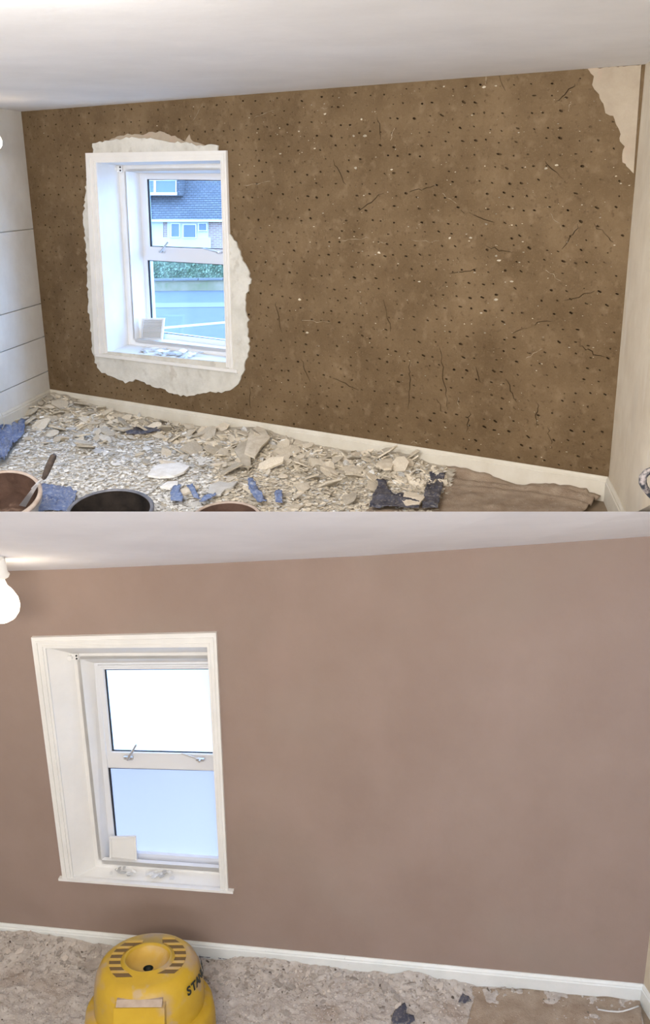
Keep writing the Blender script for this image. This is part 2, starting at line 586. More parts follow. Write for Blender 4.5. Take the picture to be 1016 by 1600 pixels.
for (u, z), s in fl:
    n, a0 = 6, r_.uniform(0, 6)
    st = r_.uniform(1.0, 1.8)
    ring = [(u + s * st * math.cos(a0 + k * 2 * math.pi / n) * r_.uniform(.6, 1.2), z + s * .75 * math.sin(a0 + k * 2 * math.pi / n) * r_.uniform(.6, 1.2)) for k in range(n)]
    mb.add([WA.pt(a, b, .002) for a, b in ring] + [WA.pt(u, z, -s * .5)], [(i, (i + 1) % n, n) for i in range(n)])
for x0, y0, x1, y1 in [(380, 290, 425, 283), (762, 110, 758, 135), (893, 155, 890, 175), (530, 375, 580, 372), (640, 375, 690, 378), (300, 190, 318, 158), (395, 185, 430, 170), (690, 300, 715, 320), (590, 380, 605, 378),
                       (850, 420, 880, 440), (470, 500, 520, 505), (715, 620, 718, 640), (795, 650, 800, 655), (500, 170, 512, 168), (610, 220, 617, 200), (860, 330, 880, 360), (820, 560, 850, 545), (640, 690, 660, 695)]:
    path = []
    for k in range(7):
        t = k / 6
        a, b = u_of((x0 + (x1 - x0) * t, y0 + (y1 - y0) * t))
        path.append(WA.pt(a + r_.uniform(-.008, .008), b + r_.uniform(-.008, .008), .0005))
    mb.tube(path, [.0004, .0011, .0007, .0012, .0006, .0009, .0004], 5)
o = mb.build('lime_fleck', m_lime, wallA)
o['kind'] = 'stuff'

cornerL, cornerR = WA.pt(0, 0), WA.pt(LA, 0)
BACK_Y = -2.0
endL = cornerL + SIDE * ((cornerL.y - BACK_Y) / .99 * 1.0)
endR = cornerR + SIDE * ((cornerR.y - BACK_Y) / .99 * 1.0)
nL = V((SIDE.y, -SIDE.x, 0))           # out of the room on the left
if nL.x > 0:
    nL = -nL
WL = Wall(endL, cornerL)
WR = Wall(cornerR, endR)


def zlevel(p, z):
    return V((p.x, p.y, z))


def slab(name, foot, z0, z1, m, parent=None):
    mb = MB()
    mb.prism([zlevel(p, z0) for p in foot], (0, 0, z1 - z0))
    return mb.build(name, m, parent)


# left wall of both rooms, lined in the upper room with wide boards whose joints show
wl = struct(slab('wall_left', [endL + nL * .02, cornerL + nL * .02, cornerL + nL * .2, endL + nL * .2], ZB, ZCA + .05, m_wallw))


def left_z(px, py):
    return WL.at(px, py).z


zs = [ZA - .05, left_z(30, 600), left_z(30, 540), left_z(30, 484), left_z(30, 360), ZCA + .02]
for z0, z1 in zip(zs[:-1], zs[1:]):
    mb = MB()
    a, b = endL, cornerL
    g = .004
    c0 = [zlevel(a, z0 + g), zlevel(b, z0 + g), zlevel(b, z1 - g), zlevel(a, z1 - g)]
    mb.prism(c0, nL * .02)
    mb.build('board', m_wallw, wl)
def on_side(c, y):
    return c + SIDE * ((c.y - y) / -SIDE.y)


midR = on_side(cornerR, 4.5)
mb = MB()
mb.prism([zlevel(cornerR, ZA - .1), zlevel(midR, ZA - .1), zlevel(midR, ZA + .25), zlevel(on_side(cornerR, 2.9), ZA + .98), zlevel(endR, ZA + .98), zlevel(endR, ZCA + .05), zlevel(cornerR, ZCA + .05)], -nL * .15)
wr = struct(mb.build('wall_right', m_wallr))
ceil = struct(slab('ceiling', [endL + nL * .3, cornerL + nL * .3 + WA.n * .3, cornerR - nL * .3 + WA.n * .3, endR - nL * .9], ZCA, ZCA + .15, m_ceil))
FRONT_Y = 4.78


fl_l, fl_r = on_side(cornerL, FRONT_Y), on_side(cornerR, FRONT_Y)
m_boards = mat('floor_boards', (0.20, 0.15, 0.10, 1), .7, (0.30, 0.23, 0.16, 1), 5, 6, .2, 30)
floorA = struct(slab('floor', [fl_l, fl_r, cornerR, cornerL], ZA - .06, ZA, m_boards))


def skirting(name, a, b, into, z0, h, t, m):
    """Skirting board with a bead along its top edge; 'into' points into the room."""
    prof = [(0, 0), (t, 0), (t, h * .80), (t * .72, h * .83), (t * .72, h * .90), (t * .45, h * .96), (t * .3, h), (0, h)]
    mb = MB()
    P = [a + into * d + V((0, 0, z0 + z)) for d, z in prof]
    Q = [b + into * d + V((0, 0, z0 + z)) for d, z in prof]
    n = len(prof)
    mb.add(P + Q, [(i, (i + 1) % n, n + (i + 1) % n, n + i) for i in range(n)] + [tuple(range(n)), tuple(reversed(range(n, 2 * n)))])
    return struct(mb.build(name, m))


skirting('baseboard_back', cornerL, cornerR, -WA.n, ZA, SKA, .022, m_skirt)
jl = on_side(cornerL, WL.at(1.5, 648).y)
skirting('baseboard_left', jl, cornerL, -nL, ZA, SKA, .02, m_skirt)
skirting('baseboard_left', on_side(cornerL, FRONT_Y), jl + SIDE * .012, -nL, ZA, SKA + .004, .02, m_skirt)
skirting('baseboard_right', on_side(cornerR, FRONT_Y), cornerR, nL, ZA, SKA, .02, m_skirt)

# ------------------------------------------------------------------ lower room shell
B_OUT = [(50.8, 993.8), (339, 986.3), (357.4, 1391), (100, 1372.6)]
B_IN = [(72.3, 1011.7), (324.5, 1009.7), (345, 1389.5), (115.8, 1372)]
cB = V((WB.uz(on_z(1006, 1537, ZB + SKB))[0], 0, 0)).x       # right-hand corner, along the wall
TOPB = [(-150, 899), (0, 892.5), (120, 889), (336, 880), (580, 868), (800, 853), (1016, 838), (1060, 834)]
top_uz = [WB.uz(WB.at(*p)) for p in TOPB]
top_uz = [(u, z) for u, z in top_uz if u < cB] + [(cB, top_uz[-1][1])]
# where the lower back wall meets the plane of the left wall
k = (WL.a - WB.a).dot(WL.n) / WB.u.dot(WL.n)
uL = k
top_uz[0] = (uL, top_uz[1][1] + (top_uz[0][1] - top_uz[1][1]) * (uL - top_uz[1][0]) / (top_uz[0][0] - top_uz[1][0]))
holeB = [WB.uz(WB.at(*p)) for p in B_IN]
ov, of, kind = wall_sheet(WB, [(uL, ZB - .05), (cB + .03, ZB - .05)] + [(u, z + .03) for u, z in reversed(top_uz)], holeB, [])
mb = MB()
keep = [f for f, k in zip(of, kind) if k != 2]
n0 = len(ov)
mb.v = [tuple(WB.pt(p[0], p[1], 0)) for p in ov] + [tuple(WB.pt(p[0], p[1], .10)) for p in ov]
mb.f = [tuple(f) for f in keep] + [tuple(i + n0 for i in reversed(f)) for f in keep]
cnt = {}
for f in keep:
    for i in range(len(f)):
        e = (f[i], f[(i + 1) % len(f)])
        cnt.setdefault((min(e), max(e)), []).append(e)
mb.f += [(l[0][0], l[0][1], l[0][1] + n0, l[0][0] + n0) for l in cnt.values() if len(l) == 1]
mb.m = [0] * len(mb.f)
wallB = struct(mb.build('wall_back', m_pink))
r_ = random.Random(8)
cornerB = WB.pt(cB, 0)
_p, _q = on_z(1006, 1537, ZB + SKB), on_z(1018, 1556, ZB + SKB)
SIDEB = (_q - _p)
SIDEB.z = 0
SIDEB.normalize()
endRB = cornerB + SIDEB * ((cornerB.y - BACK_Y) / -SIDEB.y)
nRB = V((-SIDEB.y, SIDEB.x, 0))
if nRB.x < 0:
    nRB = -nRB
struct(slab('wall_right', [endRB, cornerB, cornerB + nRB * .15, endRB + nRB * .15], ZB, ZCA + .05, m_wallr))
_e = cornerR - nL * .16
struct(slab('sky_blocker_1', [cornerB + nRB * .02, _e, _e + V((.1, 0, 0)), cornerB + nRB * .14], ZA - .3, ZCA + .05, m_wallr))  # added unseen panel blocking sky light between the two right walls
cornerBL = WB.pt(uL, 0)
struct(slab('floor', [endL, cornerBL + WB.n * .1, cornerB + WB.n * .1 + nRB * .2, endRB + nRB * .2], ZB - .15, ZB, m_boards))
skirting('baseboard_back', cornerBL, cornerB, -WB.n, ZB, SKB, .022, m_skirtB)
skirting('baseboard_right', cornerB + SIDEB * 3, cornerB, -nRB, ZB, SKB, .02, m_skirtB)
# sloping ceiling of the lower room: from the top of its back wall up to a straight front edge
mb = MB()
F0 = at_y(508, 799.4, 3.0)
e_dir = ray(1016, 799.4) * (3.0 / ray(1016, 799.4).y) - ray(0, 799.4) * (3.0 / ray(0, 799.4).y)
e_dir.normalize()
e_dir = V((e_dir.x, e_dir.y, e_dir.z))
bot, fro = [], []
for u, z in top_uz:
    p = WB.pt(u, z)
    bot.append(p)
    s = (p.x * (3.0 / 4.6) - F0.x) / e_dir.x
    fro.append(F0 + e_dir * s)
fro[0] = F0 + e_dir * ((-2.75 - F0.x) / e_dir.x)
fro[-1] = F0 + e_dir * ((1.62 - F0.x) / e_dir.x)
n = len(bot)
up_b, up_f = V((0, 0.02, .10)), V((0, .25, -.105))
mb.v = [tuple(p) for p in bot + fro] + [tuple(p + up_b) for p in bot] + [tuple(p + up_f) for p in fro]
for i in range(n - 1):
    mb.f += [(i, i + 1, n + i + 1, n + i), (2 * n + i, 3 * n + i, 3 * n + i + 1, 2 * n + i + 1), (n + i, n + i + 1, 3 * n + i + 1, 3 * n + i), (i, 2 * n + i, 2 * n + i + 1, i + 1)]
mb.f += [(0, n, 3 * n, 2 * n), (n - 1, 3 * n - 1, 4 * n - 1, 2 * n - 1)]
mb.m = [0] * len(mb.f)
ceilB = struct(mb.build('ceiling', m_ceilB))
# the rest of the shell, behind the camera
struct(slab('wall_front', [endL + V((-.3, 0, 0)), endRB + V((.6, 0, 0)), endRB + V((.6, -.15, 0)), endL + V((-.3, -.15, 0))], ZB, ZCA + .1, m_wallw))


# ------------------------------------------------------------------ windows
def lerp4(a, b, t):
    return [(p[0] + (q[0] - p[0]) * t, p[1] + (q[1] - p[1]) * t) for p, q in zip(a, b)]


def make_window(name, W, OUT, IN, P1O, P1I, F, SO, UG, TB, LG, D1, D2, sill, base, frosted):
    root = empty(name, base)
    struct(root)
    P = lambda q, d: [W.at(x, y, d) for x, y in q]
    # three mitred architrave boards, each stepped in towards the opening
    for sides in ((0, 'top'), (1, 'right'), (3, 'left')):
        k = sides[0]
        j = (k + 1) % 4
        mb = MB()
        for t0, t1, h in ((0, .30, .020), (.30, .42, .026), (.42, .70, .016), (.70, .80, .020), (.80, 1.0, .012)):
            a, b = lerp4(OUT, IN, t0), lerp4(OUT, IN, t1)
            mb.prism([W.at(*a[k]), W.at(*a[j]), W.at(*b[j]), W.at(*b[k])], -W.n * h)
        child(mb, 'architrave', m_white, root)
    pin, p1o, p1i, pf = P(IN, 0), P(P1O, D1), P(P1I, D1), P(F, D2)
    for a, b, nm in ((pin, p1o, 'reveal'), (p1i, pf, 'inner_reveal')):
        for k in (0, 1, 3):
            j = (k + 1) % 4
            mb = MB()
            o = (a[k] + a[j]) / 2 - (pin[0] + pin[1] + pin[2] + pin[3]) / 4
            o = (o - W.n * o.dot(W.n)).normalized() * .02
            mb.prism([a[k], a[j], b[j], b[k]], o)
            child(mb, nm, m_white, root)
    mb = MB()
    mb.ring(p1o, p1i, W.n * .03)
    child(mb, 'box_frame', m_white, root)
    # sill board with a projecting nose, and the raised inner ledge
    (x0, y0), (x1, y1), th = sill
    mb = MB()
    a, b = W.at(x0, y0, -.028), W.at(x1, y1, -.028)
    c, d = W.at(*P1O[2], D1), W.at(*P1O[3], D1)
    aw, bw = W.pt(*W.uz(a)), W.pt(*W.uz(b))
    mb.prism([a, b, bw, aw], (0, 0, -th))
    mb.prism([pin[3], pin[2], c, d], (0, 0, -th))
    e, g = (pin[3] - aw), (pin[2] - bw)
    mb.prism([aw, bw, pin[2], pin[3]], (0, 0, -th))
    child(mb, 'sill', m_white, root)
    mb = MB()
    mb.prism([p1i[3], p1i[2], pf[2], pf[3]], (0, 0, -.03))
    child(mb, 'ledge', m_white, root)
    # outer frame with transom
    mb = MB()
    inner = [SO[0], SO[1], LG[2], LG[3]]
    mb.ring(P(F, D2), P(inner, D2), W.n * .07)
    mb.prism(P([SO[3], SO[2], TB[1], TB[0]], D2 - .012), W.n * .07)
    mb.prism(P([TB[0], TB[1], LG[1], LG[0]], D2), W.n * .06)
    child(mb, 'frame', m_upvc, root)
    mb = MB()
    mb.ring(P(SO, D2 - .018), P(UG, D2 - .018), W.n * .032)
    mb.ring(P(lerp4(SO, UG, .45), D2 - .026), P(lerp4(SO, UG, .8), D2 - .026), W.n * .01)
    sash = child(mb, 'sash', m_upvc, root)
    for G, dz, mm in ((UG, -.012, m_white_up), (LG, .012, m_frost_lo)):
        cx, cy = sum(p[0] for p in G) / 4, sum(p[1] for p in G) / 4
        sx = 2.2
        ins = [(G[0][0] + sx, G[0][1] + 1.0), (G[1][0] - sx, G[1][1] + 1.0), (G[2][0] - sx, G[2][1] - 1.1), (G[3][0] + sx, G[3][1] - 1.1)]
        mb = MB()
        mb.ring(P(G, D2 + dz - .002), P(ins, D2 + dz - .002), W.n * .012)
        sub = sash if G is UG else None
        child(mb, 'seal', m_seal, root, sub=sub)
        a = P(G, D2 + dz + .012)
        b = [p + W.n * .008 for p in a]
        mb = MB()
        if frosted:
            mb.add(a + b, [(0, 1, 2, 3)], 0)
            mb.add(a + b, [(7, 6, 5, 4), (0, 4, 5, 1), (1, 5, 6, 2), (2, 6, 7, 3), (3, 7, 4, 0)], 1)
            child(mb, 'pane', [mm, m_glass], root, sub=sub)
        else:
            mb.prism(a, W.n * .008)
            child(mb, 'pane', m_glassA, root, sub=sub)
    return root


A_P1O = [(185, 258.5), (375, 254.8), (383, 560), (201, 538)]
A_P1I = [(196.5, 268), (366, 265.5), (374, 547.5), (211, 529.5)]
A_F = [(217.5, 270), (390, 271.5), (397, 546.5), (231, 526)]
win1 = make_window('window_1', WA, A_OUT, A_IN, A_P1O, A_P1I, A_F,
                   [(222, 274), (385, 276), (388, 399), (227.5, 392.5)], [(229.5, 280), (380, 282), (383, 391), (234.5, 385.3)],
                   [(226.5, 404.5), (388, 414.5)], [(230.5, 406.5), (385, 415.5), (391, 537.5), (236, 518.5)],
                   .28, .45, ((148.5, 552.2), (370, 578), .024), WA.at(255, 565), False)
B_P1O = [(114, 1021), (334, 1019), (353, 1367), (149, 1354)]
B_P1I = [(125, 1030), (330, 1029), (350, 1357), (159, 1343.7)]
B_F = [(146.8, 1036), (345, 1034), (362, 1355.5), (172, 1338)]
win2 = make_window('window_2', WB, B_OUT, B_IN, B_P1O, B_P1I, B_F,
                   [(152, 1040), (341, 1039), (347, 1183.5), (167, 1180.5)], [(163, 1046), (338, 1045), (343, 1178), (175, 1174)],
                   [(168.5, 1197), (348, 1205)], [(169.5, 1199.5), (346, 1204), (354, 1343), (181.5, 1331)],
                   .10, .18, ((91, 1373), (364, 1393.5), .016), WB.at(220, 1385), True)


def window_fittings(W, root, D, lever, stay):
    (bx, by), (ex, ey) = lever
    mb = MB()
    p, q = W.at(bx, by, D - .03), W.at(ex, ey, D - .055)
    R = Matrix((W.u, W.n, V((0, 0, 1)))).transposed()
    mb.box(p, .055, .018, .018, R)
    mb.tube([p, p - W.n * .02, q], [.008, .009, .006], 8)
    child(mb, 'handle', m_metal, root)
    (bx, by), (ex, ey) = stay
    mb = MB()
    p, q = W.at(bx, by, D - .03), W.at(ex, ey, D - .035)
    mb.tube([p, q], [.005, .006], 6)
    mb.box(q, .05, .018, .014, R)
    mb.tube([q, q - W.n * .025], .007, 8)
    child(mb, 'stay_bar', m_metal, root)


window_fittings(WA, win1, .43, ((253, 393.5), (263, 377.5)), ((318, 388.5), (343, 394.5)))
window_fittings(WB, win2, .165, ((201, 1184), (213, 1163.5)), ((283, 1177), (313, 1186.5)))


def blind_bracket(W, px, py, D, s, label):
    c = W.at(px, py, D)
    root = empty('blind_bracket', c)
    R = Matrix((W.u, W.n, V((0, 0, 1)))).transposed()
    mb = MB()
    mb.box(c + W.u * .02 * s, .075 * s, .01, .05 * s, R)
    child(mb, 'plate', m_white, root)
    mb = MB()
    mb.tube([c - W.n * .002, c - W.n * .035 * s], .019 * s, 12)
    child(mb, 'pin', m_white, root)
    mb = MB()
    for dz in (-.012, .012):
        q = c + W.u * .047 * s + V((0, 0, dz * s))
        mb.tube([q - W.n * .004, q - W.n * .010], .007 * s, 8)
    child(mb, 'screw', m_seal, root)
    tag(root, label, 'bracket')


blind_bracket(WA, 182.3, 264, .262, 1.0, 'small white blind bracket in the top corner of the upper window reveal')
blind_bracket(WB, 111, 1025.5, .085, .75, 'small white blind bracket in the top corner of the lower window reveal')


def vent_grille(W, q, D, label, slats):
    P = [W.at(*p, D) for p in q]
    c = (P[2] + P[3]) / 2
    root = empty('vent_grille', c)
    qc = (sum(p[0] for p in q) / 4, sum(p[1] for p in q) / 4)
    inn = lerp4(q, [qc] * 4, .13)
    I = [W.at(*p, D) for p in inn]
    mb = MB()
    mb.ring(P, I, -W.n * .014)
    child(mb, 'frame', m_white, root)
    mb = MB()
    mb.prism([p + W.n * .004 for p in I], W.n * .003)
    child(mb, 'backing', m_ventback, root)
    for k in range(slats):
        t, t2 = (k + .15) / slats, (k + .72) / slats
        a, b = I[0].lerp(I[3], t), I[1].lerp(I[2], t)
        c_, d = I[0].lerp(I[3], t2), I[1].lerp(I[2], t2)
        mb = MB()
        mb.prism([a - W.n * .002, b - W.n * .002, d - W.n * .010, c_ - W.n * .010], W.n * .002)
        child(mb, 'slat', m_white, root)
    tag(root, label, 'vent')


m_ventback = mat('grey_backing', (0.42, 0.42, 0.42, 1), .8)  # mid grey panel behind the slats
vent_grille(WA, [(222.3, 497), (258.3, 496.8), (255, 531), (219, 530.4)], .36, 'square white slatted plastic vent cover leaning on the upper window ledge', 13)
vent_grille(WB, [(172.4, 1306.2), (213, 1305), (215, 1344.3), (172.4, 1343.3)], .135, 'square white plastic vent cover leaning on the lower window ledge', 13)


# ------------------------------------------------------------------ bare bulbs
def pendant(px, py, depth_y, rad_px, ceil_fn, label, watts, strength):
    c = at_y(px, py, depth_y)
    rr = rad_px * (c - EYE).dot(ROT @ V((0, 0, 1))) / F_PX
    root = empty('pendant_lamp', V((c.x, c.y, ceil_fn(c))))
    mb = MB()
    mb.lathe([(rr * .30, rr * 1.75), (rr * .36, rr * 1.45), (rr * .45, rr * 1.15), (rr * .72, rr * .80), (rr * .95, rr * .35), (rr, -.05 * rr), (rr * .93, -rr * .42), (rr * .7, -rr * .75), (rr * .36, -rr * .95), (.001, -rr)], 28, T=Matrix.Translation(c))
    child(mb, 'bulb', m_bulb, root, True)
    mb = MB()
    mb.lathe([(rr * .30, rr * 1.72), (rr * .62, rr * 1.72), (rr * .66, rr * 1.82), (rr * .56, rr * 1.95), (rr * .50, rr * 2.9), (rr * .22, rr * 3.2), (.001, rr * 3.2)], 20, T=Matrix.Translation(c))
    child(mb, 'lamp_holder', m_white, root, angle=40)
    mb = MB()
    top = root.location
    mb.tube([c + V((0, 0, rr * 3.1)), top], rr * .10, 6)
    child(mb, 'flex', m_white, root)
    mb = MB()
    mb.lathe([(.001, -.03), (.03, -.028), (.045, 0), (.045, .004)], 20, T=Matrix.Translation(top))
    child(mb, 'ceiling_rose', m_white, root, True)
    l = bpy.data.lights.new('bulb_light', 'POINT')
    l.energy, l.color, l.shadow_soft_size = watts, (1.0, .66, .36), rr * 1.05
    lo = bpy.data.objects.new('bulb_light', l)
    C.objects.link(lo)
    lo.parent = root
    lo.location = c - root.location - V((0, 0, 0))
    tag(root, label, 'lamp')
    return root


m_bulb = emit('lit_bulb', (1.0, .83, .58, 1), 9.0)


def soffit_z(c):
    # underside of the sloping ceiling above a point
    u = (V(c) - WB.a).dot(WB.u)
    zt = np.interp(u, [a for a, b in top_uz], [b for a, b in top_uz])
    t = WB.pt(u, zt)
    k = (t.y - c.y) / (t.y - 3.0)
    return zt + (F0.z - zt) * k


pendant(-9, 222, 7.0, 12, lambda c: ZCA, 'bare lit bulb by the white boarded wall of the upper room', 12, 9)
pendant(2, 946, 4.2, 28, soffit_z, 'bare glowing globe bulb hanging before the pink plaster wall of the lower room', 2, 9)

# ------------------------------------------------------------------ rubble
def relief(x, y, s=1.0):
    """Broken, plated ground relief in metres."""
    p = V((x * 9, y * 9, 0))
    d = noise.voronoi(V((x * 17, y * 17, 0)))[0]
    return s * (.014 * noise.noise(p) + .010 * noise.noise(p * 3.1) + .016 * (d[1] - d[0]))


def height_a(u, v):
    px, py = to_px(WA.pt(u, ZA, -v))
    h = .012 + .042 * math.exp(-(v / .30) ** 2)
    h += .075 * math.exp(-((u - .12) / .45) ** 2 - (v / .5) ** 2)
    h += .055 * math.exp(-((px - 405) / 55) ** 2 - ((py - 690) / 26) ** 2)
    h += .05 * math.exp(-((px - 615) / 45) ** 2 - ((py - 735) / 20) ** 2)
    h += .03 * math.exp(-((px - 640) / 35) ** 2 - ((py - 775) / 15) ** 2)
    h -= .05 * math.exp(-((px - 290) / 32) ** 2 - ((py - 663) / 8) ** 2)
    return max(.004, h + .6 * relief(u, v))


def chip_mesh(name, seed, m, size=1.0, thick=.10, n=8):
    r = random.Random(seed)
    pts = []
    el = r.uniform(.5, .85)
    for k in range(n):
        a = 2 * math.pi * (k + r.uniform(-.32, .32)) / n
        q = r.uniform(.62, 1.08)
        pts.append((q * math.cos(a), q * el * math.sin(a)))
    mb = MB()
    bend = r.uniform(-.10, .10)
    z = lambda x, y: bend * x * x + .05 * noise.noise(V((x * 2, y * 2, seed)))
    top = [(x, y, z(x, y) + thick * .5) for x, y in pts]
    low = [(x * .93, y * .93, z(x, y) - thick * .5) for x, y in pts]
    mid = [(x * .5, y * .5, z(x * .5, y * .5) + thick * .5 + r.uniform(0, .05)) for x, y in pts]
    mb.v = top + low + mid + [(0, 0, thick * .55 + .03)]
    for i in range(n):
        j = (i + 1) % n
        mb.f += [(i, j, 2 * n + j, 2 * n + i), (2 * n + i, 2 * n + j, 3 * n), (i, n + i, n + j, j)]
    mb.f.append(tuple(range(2 * n - 1, n - 1, -1)))
    mb.m = [0] * len(mb.f)
    mb.v = [(x * size, y * size, zz * size) for x, y, zz in mb.v]
    return mb.mesh(name, m)


def link_chip(me, loc, rot, s, label, cat, group, name='plaster_flake'):
    o = bpy.data.objects.new(name, me)
    o.location, o.rotation_euler, o.scale = loc, rot, (s, s, s)
    tag(o, label, cat, group)
    C.objects.link(o)
    return o


vmax = 4.2
TARP_LEFT = [(-60, 676), (0, 683), (14, 680), (26, 675), (40, 672), (41, 684), (30, 697), (20, 712), (8, 733), (-60, 745)]
CLOTH_EDGE = lambda py: 700 - (py - 741) * 17 / 58.0


def zone_a(px, py):
    if px > CLOTH_EDGE(py) and py > 730:
        return 'cloth'
    if inside((px, py), TARP_LEFT):
        return 'tarp'
    return 'rubble'


# bed of fine rubble
nu, nv = 230, 190
mb = MB()
for j in range(nv + 1):
    for i in range(nu + 1):
        u, v = 0.0 + LA * i / nu, .02 + (j / nv) * 3.35
        p = WA.pt(u, ZA, -v)
        lim = WL.a
        mb.v.append((p.x, p.y, ZA + height_a(u, v)))
for j in range(nv):
    for i in range(nu):
        a = j * (nu + 1) + i
        q = [mb.v[k] for k in (a, a + 1, a + nu + 2, a + nu + 1)]
        cx, cy = sum(p[0] for p in q) / 4, sum(p[1] for p in q) / 4
        if cy < FRONT_Y + .04 or (V((cx, cy, 0)) - cornerL).dot(nL) > -.03 or (V((cx, cy, 0)) - cornerR).dot(nL) < .03:
            continue
        px, py = to_px((cx, cy, ZA))
        if zone_a(px, py) == 'cloth' and px > CLOTH_EDGE(py) + 12:
            continue
        mb.f.append((a, a + 1, a + nu + 2, a + nu + 1))
        mb.m.append(0)
bed = mb.build('rubble_bed', m_dustA, smooth=False)
tag(bed, 'bed of fine crushed plaster rubble covering the upper floor', 'rubble', kind='stuff')

VAR = [chip_mesh('plaster_flake', 100 + k, m_chip, 1.0, .09 if k % 3 else .14, 6 + k % 3) for k in range(9)]
VARW = [chip_mesh('skim_flake', 200 + k, m_chipw, 1.0, .09, 7 + k % 3) for k in range(7)]
VARB = [chip_mesh('buff_flake', 300 + k, m_brick_bit, 1.0, .2, 7 + k % 3) for k in range(5)]


def bake(mb, me, loc, rot, s):
    from mathutils import Euler
    T = Matrix.Translation(loc) @ Euler(rot).to_matrix().to_4x4() @ Matrix.Scale(s, 4)
    b = len(mb.v)
    mb.v += [tuple(T @ v.co) for v in me.vertices]
    mb.f += [tuple(b + i for i in p.vertices) for p in me.polygons]
    mb.m += [0] * len(me.polygons)


def rot_for(tilt, r):
    return (r.uniform(-tilt, tilt), r.uniform(-tilt, tilt), r.uniform(0, 6.28))


SMALL = [chip_mesh('crumb', 400 + k, m_chip, 1.0, .16, 5) for k in range(8)]


def floor_ok(p):
    return p.y > FRONT_Y + .06 and (p - cornerL).dot(nL) < -.05 and (p - cornerR).dot(nL) > .05


r_ = random.Random(21)
small_w, small_c = MB(), MB()
cnt = 0
while cnt < 15000:
    px, py = r_.uniform(-40, 705), 605 + 240 * r_.random() ** 1.0
    p = on_z(px, py, ZA)
    u, v = (p - WA.a).dot(WA.u), -(p - WA.a).dot(WA.n)
    if v < .09 or u < .08 or not floor_ok(p) or zone_a(px, py) != 'rubble':
        continue
    pile = v < .5 + .2 * noise.noise(V((u * 2, v * 2, 3)))
    p.z = ZA + height_a(u, v) + r_.uniform(0, .012)
    s = r_.uniform(.009, .024) if not pile else r_.uniform(.012, .03)
    white = (px < 330 and not pile) or r_.random() < .15
    if pile and cnt % 4 == 0:
        s = r_.uniform(.03, .055)
    bake(small_w if white else small_c, r_.choice(SMALL), p, rot_for(.35 if not pile else .7, r_), s)
    cnt += 1
o = small_w.build('crushed_skim', m_chipw, fix=False)
tag(o, 'white crushed skim crumbs strewn over the middle of the upper floor', 'rubble', kind='stuff')
o = small_c.build('crushed_plaster', m_chip, fix=False)
tag(o, 'cream plaster crumbs strewn along the upper skirting board', 'rubble', kind='stuff')

# flakes that can be picked out one by one
cnt = 0
placed = []
while cnt < 285:
    if cnt < 215:
        u, v = r_.uniform(.1, LA * .75), abs(r_.gauss(.10, .32)) + .09
    else:
        u, v = r_.uniform(.1, LA * .72), r_.uniform(.4, 2.2)
    p = WA.pt(u, ZA, -v)
    px, py = to_px(p)
    if not floor_ok(p) or px < 4 or px > 690 or py > 800 or zone_a(px, py) != 'rubble' or (260 < px < 325 and py < 672):
        continue
    big = r_.random()
    s = (.045 + .075 * big ** 2) if cnt < 215 else (.03 + .05 * big ** 2)
    if any((p - q).length < (s + t) * .42 for q, t in placed):
        continue
    placed.append((p.copy(), s))
    tilt = .55 if cnt < 215 else .15
    p.z = ZA + height_a(u, v) + .012 + s * .16 * (tilt > .2)
    me = r_.choice(VAR) if (cnt < 215 or px > 330) else r_.choice(VARW)
    if cnt >= 215 and v > .5:
        where, grp = 'flat broken flake of plaster lying loose in the middle of the upper floor', 'loose plaster flakes mid floor'
    elif px < 165:
        where, grp = 'tilted broken plaster flake in the heap in the far left corner', 'plaster flakes in the corner heap'
    elif px < 330:
        where, grp = 'broken plaster flake along the skirting directly under the upper window', 'plaster flakes under the window'
    elif px < 490:
        where, grp = 'broken plaster flake in the heap just right of the upper window', 'plaster flakes in the middle heap'
    else:
        where, grp = 'broken plaster flake in the heap nearest the brown canvas sheet', 'plaster flakes in the right heap'
    link_chip(me, p, rot_for(tilt, r_), s, where, 'plaster flake', grp)
    cnt += 1


def shaped_chip(px_pts, lift, thick, m, label, tilt=0.0):
    """A flake with its own outline, laid on the rubble."""
    P = [on_z(x, y, ZA + lift) for x, y in px_pts]
    c = sum(P, V()) / len(P)
    mb = MB()
    for p in P:
        p.z += tilt * (p - c).dot(-WA.n) * -1
    n = len(P)
    mid = [c.lerp(p, .55) + V((0, 0, .004)) for p in P]
    mb.v = [tuple(p) for p in P] + [tuple(p - V((0, 0, thick))) for p in P] + [tuple(p) for p in mid] + [tuple(c + V((0, 0, .005)))]
    for i in range(n):
        j = (i + 1) % n
        mb.f += [(i, j, 2 * n + j, 2 * n + i), (2 * n + i, 2 * n + j, 3 * n), (i, n + i, n + j, j)]
    mb.f.append(tuple(range(2 * n - 1, n - 1, -1)))
    mb.m = [0] * len(mb.f)
    o = mb.build('plaster_flake', m, at=c)
    tag(o, label, 'plaster flake')


shaped_chip([(231, 742), (236, 733), (248, 725), (262, 724), (280, 722), (296, 728), (288, 737), (272, 743), (250, 745)], .05, .014, m_chipw, 'large pale flat slab of plaster in front of the black tub')
shaped_chip([(325, 768), (328, 757), (343, 752), (356, 754), (371, 752), (364, 760), (352, 764), (345, 772), (332, 774)], .045, .012, m_chipw, 'pale angular plaster slab behind the clay-stained tub at the floor edge')
shaped_chip([(250, 760), (262, 752), (278, 751), (278, 757), (266, 763)], .04, .012, m_chipw, 'small pale plaster slab lying just behind the long flake')
shaped_chip([(268, 769), (285, 763), (300, 757), (312, 760), (300, 767), (284, 773)], .04, .012, m_chip, 'long cream plaster flake above the torn blue sheet')
shaped_chip([(366, 703), (376, 695), (388, 694), (391, 704), (392, 722), (388, 727), (378, 718)], .075, .014, m_chip, 'upright cream plaster flake propped on the heap under the window', .12)
